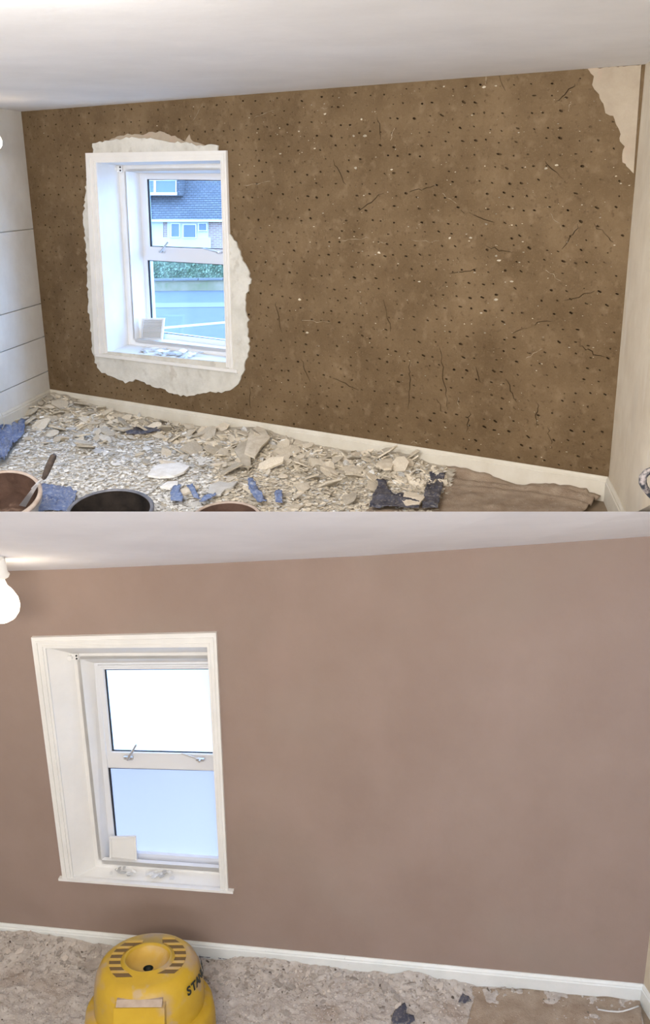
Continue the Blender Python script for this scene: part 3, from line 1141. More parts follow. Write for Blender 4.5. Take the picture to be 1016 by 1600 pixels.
shaped_chip([(382, 700), (390, 678), (402, 672), (414, 676), (422, 686), (408, 695), (398, 706)], .12, .014, m_chip, 'cream plaster flake highest on the heap against the skirting', .14)
shaped_chip([(588, 724), (596, 718), (612, 715), (616, 722), (612, 731), (600, 732)], .10, .014, m_chip, 'cream plaster flake standing up on the small heap right of centre')
shaped_chip([(228, 674), (240, 660), (252, 657), (262, 658), (256, 672), (240, 676)], .05, .012, m_brick_bit, 'buff plaster flake leaning beside the dark sheet at the skirting')
shaped_chip([(622, 775), (632, 768), (650, 770), (664, 776), (656, 786), (634, 788)], .06, .014, m_chip, 'flat cream plaster flake on the navy sheet beside the canvas cloth')


# ------------------------------------------------------------------ dust sheets
def sheet(name, polys, mats, label, lift, seed, fold=.02):
    """One crumpled sheet, seen wherever the rubble leaves it bare."""
    mb = MB()
    r = random.Random(seed)
    for poly, mi, z_ in polys:
        xs, ys = [p[0] for p in poly], [p[1] for p in poly]
        edge = ragged(poly, .7, 2.2, seed + len(poly))
        pts = [V(p) for p in edge]
        for k in range(int((max(xs) - min(xs)) * (max(ys) - min(ys)) / 9)):
            p = (r.uniform(min(xs), max(xs)), r.uniform(min(ys), max(ys)))
            if inside(p, poly):
                pts.append(V(p))
        ov, oe, of, _, _, _ = geometry.delaunay_2d_cdt(pts, [(k, (k + 1) % len(edge)) for k in range(len(edge))], [], 1, 1e-4)
        b = len(mb.v)
        for x, y in ov:
            p = on_z(x, y, ZA)
            f = fold * abs(noise.noise(V((p.x * 6 + p.y * 11, p.y * 2.5, seed + 9)))) * 2
            p.z += z_ + f + .01 * noise.noise(V((p.x * 5, p.y * 5, seed)))
            w_ = (p - cornerL).dot(nL)
            if w_ > -.03:
                p = p - nL * (w_ + .03)
            mb.v.append(tuple(p))
        mb.f += [tuple(b + k for k in f) for f in of]
        mb.m += [mi] * len(of)
    o = mb.build(name, mats)
    md = o.modifiers.new('thickness', 'SOLIDIFY')
    md.thickness = .003
    smooth_by_angle(o, 60)
    tag(o, label, 'dust sheet')
    return o


sheet('dust_sheet', [(TARP_LEFT, 0, .05), ([(58, 800), (62, 772), (80, 770), (112, 775), (122, 786), (110, 812), (58, 812)], 0, .05)], [m_tarp],
      'crumpled blue plastic dust sheet between the tubs and the boarded wall', 0, 4, .045)
sheet('dust_sheet', [([(268, 797), (267, 783), (272, 770), (284, 769), (282, 778), (288, 790), (285, 798)], 0, .05), ([(292, 770), (302, 768), (308, 781), (314, 792), (304, 790)], 0, .05),
                     ([(312, 798), (318, 788), (338, 783), (338, 787), (318, 797)], 0, .05), ([(389, 780), (388, 762), (396, 762), (402, 777), (418, 799), (404, 801)], 0, .06),
                     ([(431, 799), (429, 786), (436, 778), (441, 783), (442, 799)], 0, .055)], [m_tarp],
      'torn blue plastic sheet showing through the rubble behind the small tub', 0, 5, .02)
sheet('dust_sheet', [([(262, 656), (282, 657), (318, 665), (327, 670), (300, 671), (264, 667)], 0, .045)], [m_tarpd], 'dark sheet edge showing at the foot of the skirting under the window', 0, 6, .01)
sheet('dust_sheet', [([(196, 684), (212, 679), (254, 679), (256, 683), (232, 688), (200, 690)], 0, .055)], [m_tarpd], 'grey twisted strip of sheet across the rubble near the skirting', 0, 7, .012)
sheet('dust_sheet', [([(578, 800), (586, 782), (592, 770), (584, 757), (590, 752), (602, 764), (606, 775), (614, 786), (636, 785), (640, 795), (655, 799), (655, 806), (578, 806)], 0, .05),
                     ([(660, 799), (664, 778), (672, 760), (670, 744), (696, 746), (692, 772), (684, 806), (660, 806)], 0, .045), ([(560, 731), (570, 730), (577, 737), (566, 740)], 0, .05),
                     ([(584, 737), (594, 737), (594, 743), (584, 742)], 0, .05)], [m_tarpd], 'navy plastic sheet under the rubble beside the canvas cloth', 0, 8, .02)

# canvas dust sheet by the right-hand corner, drawn up the skirting in long folds
mb = MB()
NU, NV = 90, 60
u0, u1 = (on_z(690, 741, ZA) - WA.a).dot(WA.u), LA - .03
for j in range(NV + 1):
    for i in range(NU + 1):
        s, t = i / NU, j / NV
        u = u0 + (u1 - u0) * s - .10 * t * (1 - s) + .012 * noise.noise(V((t * 6, s * 30, 2)))
        v = .026 + 1.25 * t
        p = WA.pt(u, ZA, -v)
        h = .022 + .012 * noise.noise(V((u * 7, v * 7, 1))) + .006 * noise.noise(V((u * 22, v * 22, 5)))
        wv = .05 + .028 * math.sin(s * 9.5) + .012 * noise.noise(V((s * 12, 0, 0)))
        h += max(0, wv - v * .75) * (.85 if s < .93 else .4)                  # edge pulled up the board
        h += .026 * math.exp(-((v - .13 - .05 * math.sin(s * 6.3)) / .02) ** 2) * (.4 + s)
        h += .018 * math.exp(-((v - .24 - .06 * math.sin(s * 5 + 1)) / .025) ** 2) * s
        p.z = ZA + max(.005, h)
        q = (p - cornerR).dot(nL)
        if q < .026:
            p = p + nL * (.026 - q)
        mb.v.append(tuple(p))
for j in range(NV):
    for i in range(NU):
        a = j * (NU + 1) + i
        if mb.v[a][1] > FRONT_Y + .03:
            mb.f.append((a, a + 1, a + NU + 2, a + NU + 1))
            mb.m.append(0)
o = mb.build('canvas_cloth', m_canvas, smooth=True)
md = o.modifiers.new('thickness', 'SOLIDIFY')
md.thickness = .004
tag(o, 'brown canvas dust sheet bunched along the skirting in the right corner', 'dust sheet')


# ------------------------------------------------------------------ tubs, float handle and shovel in the upper room
def tub(px, py, yd, half_px, tilt, m_in, m_out, m_rim, label, name='builders_tub', fill=.55):
    c = at_y(px, py, yd)
    R = half_px * (c - EYE).dot(ROT @ V((0, 0, 1))) / F_PX
    Hh = (c.z - ZA - .012) * .99
    root = empty(name, V((c.x, c.y, ZA + .012)))
    r0 = R * .78
    T = Matrix.Translation(root.location) @ Matrix.Translation(V((0, 0, Hh))) @ Matrix.Rotation(tilt, 4, 'X') @ Matrix.Translation(V((0, 0, -Hh)))
    mb = MB()
    mb.lathe([(.001, .02), (r0 * .9, .02), (r0, .035), (R * .985, Hh)], 56, T=T)
    child(mb, 'inside', m_in, root, True)
    mb = MB()
    mb.lathe([(.001, 0), (r0 * .92, 0), (r0 + .008, .015), (R * .96 + .004, Hh * .78), (R * .985 + .016, Hh * .80), (R + .014, Hh - .01)], 56, T=T)
    child(mb, 'shell', m_out, root, True)
    mb = MB()
    mb.lathe([(R * .985, Hh - .004), (R * .99, Hh + .006), (R + .008, Hh + .009), (R + .02, Hh + .002), (R + .018, Hh - .014), (R + .010, Hh - .016)], 56, T=T)
    child(mb, 'rim', m_rim, root, True)
    mb = MB()
    zf = Hh * fill
    rf = r0 + (R * .985 - r0) * (zf - .035) / (Hh - .035)
    rr = random.Random(int(px))
    n = 40
    rings = [0, .3, .55, .8, 1.0]
    vs_ = []
    for q in rings:
        for k in range(n):
            a = 2 * math.pi * k / n
            x, y = q * rf * math.cos(a), q * rf * math.sin(a)
            vs_.append(T @ V((x, y, zf + .03 * noise.noise(V((x * 14, y * 14, px))))))
    mb.v = [tuple(p) for p in vs_]
    for i in range(len(rings) - 1):
        for k in range(n):
            mb.f.append((i * n + k, i * n + (k + 1) % n, (i + 1) * n + (k + 1) % n, (i + 1) * n + k))
    mb.m = [0] * len(mb.f)
    child(mb, 'contents', m_in, root, True)
    tag(root, label, 'tub')
    return root, T, R, Hh


m_clayin = mat('clay_smear', (0.042, 0.022, 0.015, 1), .8, (0.085, 0.048, 0.034, 1), 7, 6, .5, 30, extra=[(10, .58, .66, (0.22, 0.15, 0.115, 1), .6)])
m_blackpl = mat('black_rubber', (0.008, 0.007, 0.007, 1), .9, (0.026, 0.021, 0.018, 1), 9, 6, .3, 30, spec=.08)
m_blackrim = mat('bluish_black_rubber', (0.10, 0.11, 0.14, 1), .5, (0.20, 0.21, 0.25, 1), 10, 5, .1, 30)  # rim tone paler and bluer than the black of the tub
m_greyout = mat('splashed_plastic', (0.35, 0.35, 0.40, 1), .6, (0.55, 0.53, 0.52, 1), 8, 6, .2, 30)
m_rimclay = mat('clay_rim', (0.38, 0.30, 0.25, 1), .7, (0.52, 0.45, 0.40, 1), 14, 5, .3, 40)
tub(-3, 775, 4.98, 62, .36, m_clayin, m_greyout, m_rimclay, 'clay-smeared tub at the left with a float handle on its rim', fill=.45)
tub(172, 797, 5.02, 63, .20, m_blackpl, m_blackpl, m_blackrim, 'black rubber tub on the rubble beside the blue sheet', fill=.3)
tub(354, 808, 5.02, 50, .14, m_clayin, m_greyout, m_rimclay, 'small clay-stained tub whose rim just shows at the floor edge', fill=.6)

m_handle = mat('dark_worn_wood', (0.035, 0.028, 0.024, 1), .6, (0.10, 0.075, 0.06, 1), 30, 5, .2, 60)
yh = 5.0
root = empty('trowel', at_y(60, 757, yh))
P = [at_y(x, y, yh) for x, y in ((67, 748), (69, 746), (72, 739), (77, 727), (83, 714), (86, 710.5))]
mb = MB()
mb.tube(P, [.010, .013, .017, .019, .018, .011], 12)
child(mb, 'handle', m_handle, root, angle=50)
mb = MB()
mb.tube([at_y(x, y, yh) for x, y in ((68, 748), (63, 751), (59, 755), (50, 764))], [.007, .007, .007, .006], 8)
child(mb, 'tang', m_metal, root, angle=50)
mb = MB()
mb.prism([at_y(61, 756, yh - .005), at_y(53, 760, yh - .02), at_y(30, 790, yh - .05), at_y(40, 792, yh - .03)], (.0, .004, .002))
child(mb, 'blade', m_metal, root)
tag(root, 'dark-handled trowel stuck in the clay-smeared tub', 'trowel')

# hand shovel lying on the ledge by the right wall: only the edge of its grey D-shaped grip reaches the picture
m_grip = mat('scuffed_grey_plastic', (0.035, 0.04, 0.052, 1), .4, (0.36, 0.32, 0.31, 1), 26, 4, .1, 40, lo=.5, hi=.6)
ys = 3.2
g = lambda x, y, d=0: at_y(x, y, ys + d)
root = empty('hand_shovel', g(1034, 783))
ctr = [g(x, y) for x, y in ((1020, 734), (1011, 738), (1005, 745), (1004.5, 754), (1008, 762), (1016, 772), (1026, 780), (1035, 779), (1037, 762), (1035, 745), (1029, 736))]
mb = MB()
mb.tube(ctr + ctr[:1], [.012, .013, .014, .014, .012, .012, .014, .014, .012, .011, .011, .012], 10, caps=False)
child(mb, 'grip', m_grip, root, True)
mb = MB()
mb.tube([g(1037, 764), g(1078, 772, .02)], .010, 10)
child(mb, 'shaft', m_handle, root, angle=50)
mb = MB()
mb.prism([g(1076, 752, .02), g(1098, 754, .03), g(1108, 770, .03), g(1098, 788, .03), g(1076, 790, .02)], (0, .004, 0))
child(mb, 'blade', m_metal, root)
tag(root, 'grey D-shaped shovel grip at the right wall of the upper room', 'shovel')


# flakes on the two sills
def sill_flakes(W, quad, n, label, group, sz, zlift, seed):
    r = random.Random(seed)
    P = [W.at(*p, d) for p, d in quad]
    for k in range(n):
        s, t = r.random(), r.random()
        s = .5 + (s - .5) * .95
        a, b = P[0].lerp(P[1], s), P[3].lerp(P[2], s)
        p = a.lerp(b, t)
        p.z += zlift
        link_chip(r.choice(VARW), p, rot_for(.22, r), r.uniform(*sz), label, 'plaster flake', group)


sill_flakes(WA, [((225, 543), .22), ((318, 552), .22), ((300, 562), .08), ((215, 553), .08)], 24, 'thin white flake of skim lying on the upper window sill', 'skim flakes on the upper sill', (.025, .06), .008, 31)
sill_flakes(WB, [((175, 1356), .085), ((285, 1364), .085), ((275, 1375), .025), ((170, 1368), .025)], 20, 'thin white flake of skim lying on the lower window sill', 'skim flakes on the lower sill', (.015, .04), .006, 32)


# ------------------------------------------------------------------ lower floor
def height_b(u, v):
    px, py = to_px(WB.pt(u, ZB, -v))
    h = .010 + .030 * math.exp(-(v / .16) ** 2)
    h += .055 * math.exp(-((px - 60) / 90) ** 2 - ((py - 1470) / 30) ** 2)
    h += .03 * math.exp(-((px - 420) / 70) ** 2 - ((py - 1512) / 14) ** 2)
    h += .035 * math.exp(-((px - 648) / 26) ** 2 - ((py - 1532) / 12) ** 2)
    h -= .04 * math.exp(-((px - 345) / 28) ** 2 - ((py - 1500) / 9) ** 2)
    if px > 690:
        h *= max(.45, 1 - (px - 690) / 100)
    return max(.004, h + .85 * relief(u + 7, v))


nu, nv = 300, 110
mb = MB()
ua, ub = uL + .08, cB - .02
for j in range(nv + 1):
    for i in range(nu + 1):
        u, v = ua + (ub - ua) * i / nu, .023 + 1.5 * j / nv
        p = WB.pt(u, 0, -v)
        q = (p - cornerB).dot(nRB)
        if q > -.025:
            p = p - nRB * (q + .025)
        mb.v.append((p.x, p.y, ZB + height_b(u, v)))
for j in range(nv):
    for i in range(nu):
        a = j * (nu + 1) + i
        mb.f.append((a, a + 1, a + nu + 2, a + nu + 1))
        mb.m.append(0)
bed = mb.build('rubble_bed', m_dustB)
tag(bed, 'trodden bed of dusty plaster rubble covering the lower floor', 'rubble', kind='stuff')
SMALLB = [chip_mesh('crumb', 500 + k, m_chip, 1.0, .5, 5) for k in range(8)]
r_ = random.Random(41)
crB, crD = MB(), MB()
cnt = 0
while cnt < 5200:
    px, py = r_.uniform(-10, 1000), r_.uniform(1440, 1625)
    p = on_z(px, py, ZB)
    u, v = (p - WB.a).dot(WB.u), -(p - WB.a).dot(WB.n)
    if v < .03 or u > cB - .05 or r_.random() < (.7 if px > 700 else 0):
        continue
    p.z = ZB + height_b(u, v) + .002
    near = v < .22
    s = r_.uniform(.003, .008) if not near else r_.uniform(.005, .015)
    bake(crD if r_.random() < .025 else crB, r_.choice(SMALLB), p, rot_for(.6, r_), s)
    cnt += 1
m_dustchip = mat('dusty_crumb', (0.46, 0.40, 0.35, 1), .95, (0.62, 0.56, 0.505, 1), 14, 6, .3, 60, island=.35)
m_darkchip = mat('dark_crumb', (0.10, 0.085, 0.075, 1), .95, (0.18, 0.15, 0.12, 1), 14, 4)
tag(crB.build('crushed_plaster', m_dustchip, fix=False), 'pale plaster crumbs strewn over the lower floor', 'rubble', kind='stuff')
tag(crD.build('dark_crumb', m_darkchip, fix=False), 'dark brown crumbs scattered in the lower floor dust', 'rubble', kind='stuff')
VARL = [chip_mesh('plaster_lump', 600 + k, m_dustchip, 1.0, .32, 7) for k in range(8)]
cnt = 0
placed = []
while cnt < 130:
    px = r_.uniform(5, 690)
    u = (on_z(px, 1500, 0) - WB.a).dot(WB.u)
    v = abs(r_.gauss(.03, .12)) + .05
    p = WB.pt(u, 0, -v)
    px, py = to_px(p)
    s = r_.uniform(.014, .034)
    if 300 < px < 365 and v < .12 or any((p - q).length < (s + t) * .6 for q, t in placed) or py > 1600:
        continue
    if (p - at_y(238, 1490, 4.0)).xy.length < .36:
        continue
    placed.append((p.copy(), s))
    p.z = ZB + height_b(u, v) + .006
    where = 'left of the yellow vacuum' if px < 150 else 'right of the yellow vacuum' if px < 500 else 'toward the brown canvas sheet'
    link_chip(r_.choice(VARL), p, rot_for(.5, r_), s, 'dusty lump of plaster along the lower skirting ' + where, 'plaster lump', 'plaster lumps ' + where, 'plaster_lump')
    cnt += 1


def floor_shape(name, poly, z_, m, label, cat, st=2.5, seed=3, fold=.006):
    mb = MB()
    r = random.Random(seed)
    xs, ys = [p[0] for p in poly], [p[1] for p in poly]
    edge = ragged(poly, .6, 2.4, seed)
    pts = [V(p) for p in edge]
    for k in range(int((max(xs) - min(xs)) * (max(ys) - min(ys)) / (st * st))):
        p = (r.uniform(min(xs), max(xs)), r.uniform(min(ys), max(ys)))
        if inside(p, poly):
            pts.append(V(p))
    ov, oe, of, _, _, _ = geometry.delaunay_2d_cdt(pts, [(k, (k + 1) % len(edge)) for k in range(len(edge))], [], 1, 1e-4)
    for x, y in ov:
        p = on_z(x, y, ZB)
        p.z += z_ + fold * noise.noise(V((p.x * 9, p.y * 9, seed)))
        mb.v.append(tuple(p))
    mb.f = [tuple(f) for f in of]
    mb.m = [0] * len(of)
    o = mb.build(name, m, smooth=True)
    md = o.modifiers.new('thickness', 'SOLIDIFY')
    md.thickness = .003
    tag(o, label, cat)
    return o


floor_shape('dust_sheet', [(310, 1488), (318, 1491), (350, 1497), (368, 1503), (362, 1507), (335, 1502), (312, 1502)], .03, m_tarpd, 'dark sheet edge bare at the skirting right of the yellow vacuum', 'dust sheet')
floor_shape('dust_sheet', [(612, 1600), (616, 1586), (628, 1576), (632, 1572), (636, 1580), (634, 1590), (646, 1592), (648, 1600), (640, 1606), (614, 1606)], .028, m_tarpd, 'navy scrap of sheet bare in the middle of the lower rubble', 'dust sheet')
floor_shape('dust_sheet', [(716, 1572), (722, 1558), (732, 1562), (736, 1568), (724, 1574)], .026, m_tarpd, 'small dark scrap of sheet beside the brown canvas', 'dust sheet')
floor_shape('canvas_cloth', [(742, 1562), (728, 1545), (760, 1548), (850, 1551), (880, 1556), (940, 1562), (995, 1564), (1000, 1570), (1004, 1612), (728, 1612), (735, 1585)], .022, m_canvas,
            'brown dusty canvas sheet spread on the lower floor by the right corner', 'dust sheet', 4, 9, .012)
mb = MB()
mb.tube([on_z(x, y, ZB + .04) for x, y in ((934, 1577), (945, 1579), (952, 1580), (966, 1581), (974, 1580), (984, 1577), (998, 1572))], .0045, 6)
tag(mb.build('string', m_chipw, smooth=True), 'thin white string lying on the brown canvas by the corner', 'string')
shp = [(130, 1508), (140, 1502), (152, 1497), (168, 1496), (170, 1504), (150, 1512), (138, 1514)]
P = [on_z(x, y, ZB + .05) for x, y in shp]
mb = MB()
mb.prism(P, (0, 0, -.014))
tag(mb.build('plaster_flake', m_dustchip), 'flat pale plaster slab lying just left of the yellow vacuum', 'plaster flake')


# ------------------------------------------------------------------ yellow drum vacuum
m_yellow = mat('dusty_yellow_plastic', (0.46, 0.285, 0.018, 1), .5, (0.53, 0.34, 0.026, 1), 4, 4, .05, 30, spec=.4,
               extra=[(5, .55, .70, (0.40, 0.30, 0.225, 1), .75), (11, .6, .7, (0.38, 0.29, 0.23, 1), .6)])
m_yelltop = mat('pale_yellow_plastic', (0.52, 0.32, 0.06, 1), .5, (0.56, 0.36, 0.07, 1), 5, 4, .04, 30, extra=[(7, .56, .7, (0.55, 0.42, 0.30, 1), .5)])  # slightly paler yellow for the dish and vent ribs
m_vdark = mat('black_plastic', (0.014, 0.02, 0.018, 1), .45)
m_vdust = mat('caked_dust', (0.36, 0.28, 0.22, 1), .95, (0.46, 0.37, 0.30, 1), 12)
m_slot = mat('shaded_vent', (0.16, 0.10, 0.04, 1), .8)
VY = 4.02
top = at_y(231, 1498, VY)
K = 64 * (top - EYE).dot(ROT @ V((0, 0, 1))) / F_PX / .128        # scale so the top plate has the radius seen
vac = empty('drum_vacuum', V((top.x, top.y, ZB + .03)))
VH = top.z - vac.location.z
TV = Matrix.Translation(vac.location + V((0, 0, VH))) @ Matrix.Rotation(-.15, 4, 'X') @ Matrix.Translation(V((0, 0, -VH)))
S = lambda prof: [(r * K, VH + z * K) for r, z in prof]
mb = MB()      # motor head: rounded shoulder, flank, recessed dish in the top plate
mb.lathe(S([(.066, 0), (.069, .006), (.074, .007), (.078, .001), (.128, 0), (.138, -.004), (.150, -.016), (.160, -.038), (.166, -.064), (.170, -.10), (.172, -.150)]), 64, T=TV)
child(mb, 'motor_head', m_yellow, vac, True)
mb = MB()
mb.lathe(S([(.066, 0), (.062, -.012), (.050, -.024), (.030, -.031), (.016, -.033)]), 48, T=TV)
child(mb, 'exhaust_dish', m_yelltop, vac, True)
mb = MB()
mb.lathe(S([(.016, -.033), (.015, -.05), (.001, -.05)]), 20, T=TV)
child(mb, 'exhaust_hole', m_vdark, vac, True)
mb = MB()
mb.lathe(S([(.172, -.150), (.190, -.153), (.198, -.165), (.203, -.20), (.205, -.245), (.195, -.255)]), 64, T=TV)
child(mb, 'lid_skirt', m_yellow, vac, True)
mb = MB()
hb = -VH / K
mb.lathe(S([(.192, -.253), (.188, -.27), (.178, hb + .06), (.172, hb + .04), (.001, hb + .04)]), 64, T=TV)
child(mb, 'drum', m_vdark, vac, True)
for a in (30, 150, 210, 330):
    mb = MB()
    x, y = .165 * K * math.cos(math.radians(a)), .165 * K * math.sin(math.radians(a))
    mb.tube([TV @ V((x, y - .02, .03 * K)), TV @ V((x, y + .02, .03 * K))], .028 * K, 14)
    child(mb, 'castor', m_vdark, vac, angle=40)
# raised plate and its two fans of ribs: flat strips painted dark as shaded slots between proud ribs on either side of the dish
for side in (0, 1):
    for k in range(6):
        x0 = (-1 if side == 0 else 1)
        yy = (-.075 + k * .030) if side == 0 else (-.060 + k * .030)
        ro, ri = .119, .084
        if abs(yy) >= ro:
            continue
        xo = math.sqrt(ro ** 2 - yy ** 2)
        xi = math.sqrt(max(0, ri ** 2 - yy ** 2)) if abs(yy) < ri else .035
        if xo - xi < .012:
            continue

        def rib(ya, yb, za, th):
            f = lambda R, y: math.sqrt(max(0, R * R - y * y))
            q = []
            for y, R in ((ya, ri), (ya, ro), (yb, ro), (yb, ri)):
                q.append(TV @ V((x0 * max(f(R, y), .030 if R == ri else 0) * K, y * K, VH + za)))
            m_ = MB()
            m_.prism(q, TV.to_3x3() @ V((0, 0, th)))
            return m_
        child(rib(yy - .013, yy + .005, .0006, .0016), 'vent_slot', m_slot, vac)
        child(rib(yy + .005, yy + .015, .0004, .006), 'vent_rib', m_yelltop, vac)
# latch block on the front, with the lip over it
mb = MB()
for pts in ([(-.072, -.172, -.041), (.078, -.172, -.041), (.082, -.222, -.30), (-.076, -.222, -.30)],):
    mb.prism([TV @ V((x * K, y * K, VH + z * K)) for x, y, z in pts], TV.to_3x3() @ V((0, .06 * K, 0)))
latch = child(mb, 'latch', m_yellow, vac)
mb = MB()
mb.prism([TV @ V((x * K, y * K, VH + z * K)) for x, y, z in [(-.066, -.154, -.026), (.070, -.154, -.026), (.070, -.170, -.040), (-.066, -.170, -.040)]], TV.to_3x3() @ V((0, .012 * K, -.003)))
child(mb, 'latch_shelf', m_vdust, vac, sub=latch)
# lettering round the flank
mbt = MB()
for k, ch in enumerate('STANLEY'):
    cu = bpy.data.curves.new('letter', 'FONT')
    cu.body, cu.size, cu.extrude, cu.align_x = ch, .037 * K, .001, 'CENTER'
    cu.offset = .0012 * K
    ob = bpy.data.objects.new('letter', cu)
    C.objects.link(ob)
    dg = bpy.context.evaluated_depsgraph_get()
    me = bpy.data.meshes.new_from_object(ob.evaluated_get(dg))
    bpy.data.objects.remove(ob)
    az = math.radians(-90 + 57 + k * 8.4)
    rad = V((math.cos(az), math.sin(az), 0))
    tan = V((-math.sin(az), math.cos(az), 0))
    rr, zz = .1672, -.058
    upv = V((0, 0, 1)) - rad * .2
    upv.normalize()
    org = rad * rr * K + V((0, 0, VH + zz * K))
    nrm = tan.cross(upv)
    b = len(mbt.v)
    for v in me.vertices:
        mbt.v.append(tuple(TV @ (org + tan * v.co.x + upv * v.co.y + nrm * (v.co.z + .004))))
    for p in me.polygons:
        mbt.f.append(tuple(b + i for i in p.vertices))
        mbt.m.append(0)
child(mbt, 'lettering', m_vdark, vac)
tag(vac, 'dusty yellow drum vacuum cleaner standing before the lower skirting', 'vacuum cleaner')

# ------------------------------------------------------------------ the street beyond the upper window
GZ = -.1
m_road = mat('asphalt', (0.085, 0.088, 0.095, 1), .85, (0.105, 0.108, 0.112, 1), 3, 5, .2, 20)
m_pave = mat('pavement', (0.085, 0.093, 0.11, 1), .85, (0.10, 0.11, 0.125, 1), 3, 5, .2, 10)
m_kerb = mat('kerb_stone', (0.16, 0.155, 0.15, 1), .85)
m_grass = mat('verge_grass', (0.10, 0.13, 0.05, 1), .9, (0.17, 0.16, 0.10, 1), 3, 6, .4, 12)
m_hedge = mat('hedge_leaf', (0.11, 0.17, 0.085, 1), .7, (0.34, 0.42, 0.27, 1), 2.5, 6, island=.5)
m_line = mat('road_paint', (0.5, 0.5, 0.5, 1), .8)
m_render = mat('house_render', (0.55, 0.52, 0.48, 1), .85)
m_frame = mat('house_window_white', (0.65, 0.63, 0.60, 1), .5)
m_pane = mat('house_window_glass', (0.10, 0.13, 0.17, 1), .15, spec=.6)


def tile_mat(name, c1, c2, mortar, w, h, ms):
    m = bpy.data.materials.new(name)
    m.use_nodes = True
    nt = m.node_tree
    p = nt.nodes['Principled BSDF']
    p.inputs['Roughness'].default_value = .85
    b = nt.nodes.new('ShaderNodeTexBrick')
    tc = nt.nodes.new('ShaderNodeTexCoord')
    mp = nt.nodes.new('ShaderNodeMapping')
    mp.inputs['Rotation'].default_value = (math.radians(90), 0, 0)
    b.inputs['Color1'].default_value, b.inputs['Color2'].default_value, b.inputs['Mortar'].default_value = c1, c2, mortar
    b.inputs['Brick Width'].default_value, b.inputs['Row Height'].default_value, b.inputs['Mortar Size'].default_value = w, h, ms
    b.inputs['Scale'].default_value = 1
    nt.links.new(tc.outputs['Object'], mp.inputs['Vector'])
    nt.links.new(mp.outputs['Vector'], b.inputs['Vector'])
    nt.links.new(b.outputs['Color'], p.inputs['Base Color'])
    return m


m_tiles = tile_mat('roof_tiles', (0.085, 0.09, 0.105, 1), (0.12, 0.125, 0.14, 1), (0.05, 0.053, 0.06, 1), .22, .11, .02)
m_bricks = tile_mat('house_brick', (0.32, 0.17, 0.14, 1), (0.38, 0.22, 0.18, 1), (0.45, 0.38, 0.34, 1), .28, .09, .015)


def gy(py, px=300):
    return on_z(px, py, GZ).y


def strip(name, y0, y1, z0, z1, m):
    mb = MB()
    mb.hexa([V((-60, y0, z0)), V((30, y0, z0)), V((30, y1, z0)), V((-60, y1, z0)), V((-60, y0, z1)), V((30, y0, z1)), V((30, y1, z1)), V((-60, y1, z1))])
    return struct(mb.build(name, m))


yk, yk2, yw = gy(481), gy(474), gy(455)
strip('road', 9.5, yk, GZ - .2, GZ, m_road)
strip('forecourt', 4.6, 9.5, GZ - .2, GZ + .02, m_kerb)
strip('kerb', yk, yk2, GZ - .2, GZ + .03, m_kerb)
strip('pavement', yk2, yw, GZ - .2, GZ + .02, m_pave)
strip('garden', yw, 90, GZ - .2, GZ - .01, m_grass)
mb = MB()
q = [on_z(x, y, GZ + .004) for x, y in ((230, 516.5), (400, 501), (400, 498), (230, 513))]
mb.prism(q, (0, 0, .004))
struct(mb.build('road_line', m_line))
# low garden wall with coping, hedge on top of the bank behind it
mb = MB()
zt = at_y(300, 438, yw).z
mb.hexa([V((-50, yw, GZ)), V((20, yw, GZ)), V((20, yw + .3, GZ)), V((-50, yw + .3, GZ)), V((-50, yw, zt)), V((20, yw, zt)), V((20, yw + .3, zt)), V((-50, yw + .3, zt))])
gw = empty('garden_wall', V((-10, yw, GZ)))
m_bank = mat('mossy_wall', (0.20, 0.18, 0.10, 1), .9, (0.30, 0.24, 0.16, 1), 1.6, 6, .4, 9, extra=[(3, .55, .7, (0.14, 0.17, 0.06, 1), .7)])
child(mb, 'wall', m_bank, gw)
mb = MB()
for k in range(60):
    x = -50 + k * 1.15
    mb.box((x, yw + .12, zt + .04), 1.12, .42, .08)
child(mb, 'coping', m_kerb, gw)
tag(gw, 'low mossy garden wall across the road below the hedge', 'wall')
hz0, hz1, hy = zt - .1, at_y(300, 400, yw + .9).z, yw + .55
mb = MB()
r_ = random.Random(77)
hz0 = GZ - .01
x0, x1 = at_y(190, 420, hy).x, at_y(430, 420, hy).x
mb.box(((x0 + x1) / 2, hy + .6, (hz0 + hz1) / 2), x1 - x0, .9, hz1 - hz0 - .1)
for k in range(5200):
    c = V((r_.uniform(x0, x1), hy + r_.uniform(-.03, .25), r_.uniform(hz0, hz1)))
    n = V((r_.uniform(-1, 1), r_.uniform(-1.2, .1), r_.uniform(-.4, 1))).normalized()
    a = n.orthogonal().normalized()
    b = n.cross(a)
    s = r_.uniform(.035, .07)
    mb.add([c - a * s, c + b * s * .6, c + a * s, c - b * s * .6], [(0, 1, 2, 3)])
tag(mb.build('hedge', m_hedge, fix=False), 'clipped green hedge across the road seen through the upper window', 'hedge')

# dormer bungalow across the road, square to the view
HY = yw + 5.5
house = empty('house', V((at_y(290, 400, HY).x, HY, GZ)))
h = lambda x, y, d=0.0: at_y(x, y, HY + d)
hw = lambda x0, y0, x1, y1, d=0.0: [h(x0, y1, d), h(x1, y1, d), h(x1, y0, d), h(x0, y0, d)]
mb = MB()
mb.prism([V((h(120, 345).x, HY, GZ)), V((h(460, 345).x, HY, GZ)), h(460, 345), h(120, 345)], (0, .3, 0))
child(mb, 'wall', m_bricks, house)
mb = MB()
mb.prism(hw(222, 346, 255, 400), (0, -.06, 0))
mb.prism(hw(262, 346, 326, 372), (0, -.10, 0))
mb.prism(hw(222, 371, 330, 412), (0, -.14, 0))
child(mb, 'render', m_render, house)
mb = MB()
mb.prism(hw(120, 342.5, 460, 346), (0, -.35, 0))
child(mb, 'gutter', m_frame, house)


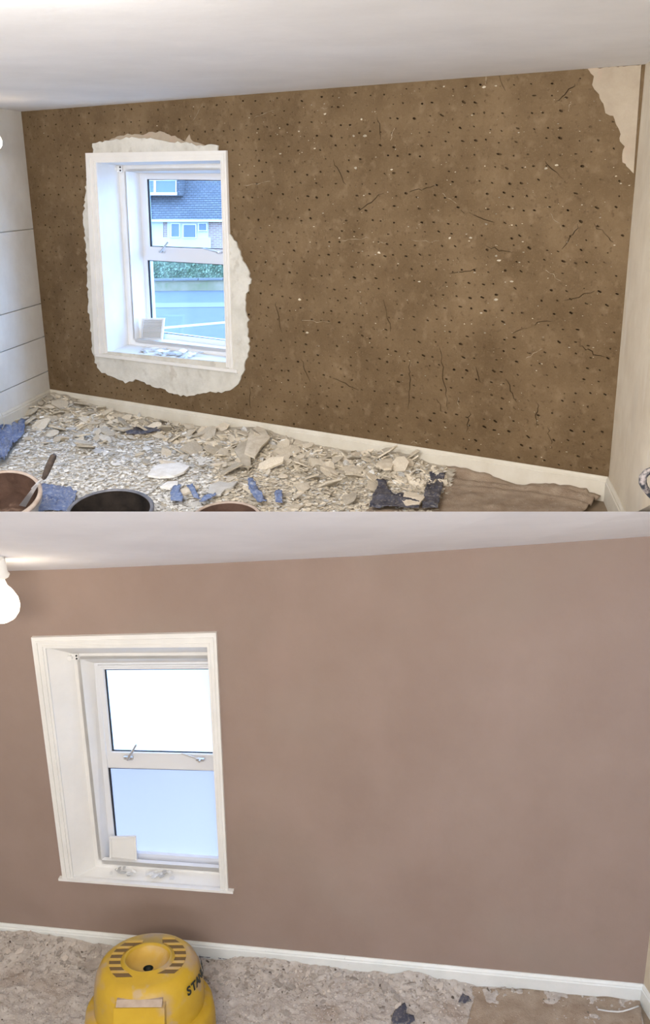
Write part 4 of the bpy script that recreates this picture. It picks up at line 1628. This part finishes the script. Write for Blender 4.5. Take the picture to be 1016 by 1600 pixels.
def house_window(x0, y0, x1, y1, d, cells):
    mb = MB()
    o4, i4 = hw(x0, y0, x1, y1, d), hw(x0 + 1.3, y0 + 1.3, x1 - 1.3, y1 - 1.3, d)
    mb.ring(o4, i4, (0, -.08, 0))
    for c in range(1, cells):
        xm = x0 + (x1 - x0) * c / cells
        mb.prism(hw(xm - .8, y0 + 1, xm + .8, y1 - 1, d), (0, -.08, 0))
    f = child(mb, 'window', m_frame, house)
    mb = MB()
    mb.prism(hw(x0 + 1, y0 + 1, x1 - 1, y1 - 1, d), (0, -.03, 0))
    g = mb.build('pane', m_pane)
    g.data.transform(Matrix.Translation(-house.location))
    g.parent = f


house_window(267, 348.5, 281.5, 371, -.12, 1)
house_window(286, 350, 307, 372, -.12, 1)
house_window(310, 348, 324, 361, -.12, 1)
# roof rising in courses from the gutter, and the dormer set into it
ridge_d = 3.4
za, zb = h(300, 343).z, h(300, 343).z + 3.1
mb = MB()
NCO = 30
xl, xr = h(110, 345).x, h(470, 345).x
for k in range(NCO):
    t0, t1 = k / NCO, (k + 1) / NCO
    y0_, y1_ = HY - .3 + ridge_d * t0, HY - .3 + ridge_d * t1
    z0_, z1_ = za + (zb - za) * t0, za + (zb - za) * t1
    mb.add([V((xl, y0_, z0_ + .03)), V((xr, y0_, z0_ + .03)), V((xr, y1_, z1_)), V((xl, y1_, z1_)), V((xl, y0_, z0_)), V((xr, y0_, z0_))], [(0, 1, 2, 3), (4, 5, 1, 0)])
ro = child(mb, 'roof', m_tiles, house)
mb = MB()
dd = .35
mb.prism(hw(150, 262, 284, 306, dd), (0, 2.0, 0))
dorm = child(mb, 'dormer', m_tiles, house)
mb = MB()
mb.prism(hw(215, 300.5, 277, 305, dd), (0, -.12, 0))
mb.prism(hw(215, 262, 277, 282, dd), (0, -.05, 0))
child(mb, 'dormer_trim', m_frame, house)
house_window(232, 281, 276, 302, dd, 1)
mb = MB()
mb.prism(hw(240.5, 282, 244, 301, dd - .01), (0, -.08, 0))
child(mb, 'mullion', m_frame, house)
tag(house, 'slate-roofed dormer bungalow across the road seen through the upper window', 'house')

# within each heap, the flakes that stand out get labels of their own
heaps = {}
for o in C.objects:
    if o.get('group') and o.get('category') in ('plaster flake', 'plaster lump'):
        heaps.setdefault(o['group'], []).append(o)
for grp, lst in heaps.items():
    done = set()
    for word, key in (('largest', lambda o: -o.scale[0]), ('leftmost', lambda o: to_px(o.location)[0]), ('rightmost', lambda o: -to_px(o.location)[0]),
                      ('nearest', lambda o: o.location.y), ('highest lying', lambda o: -o.location.z)):
        o = min(lst, key=key)
        if o.name not in done:
            done.add(o.name)
            o['label'] = '%s piece among the %s' % (word, grp)
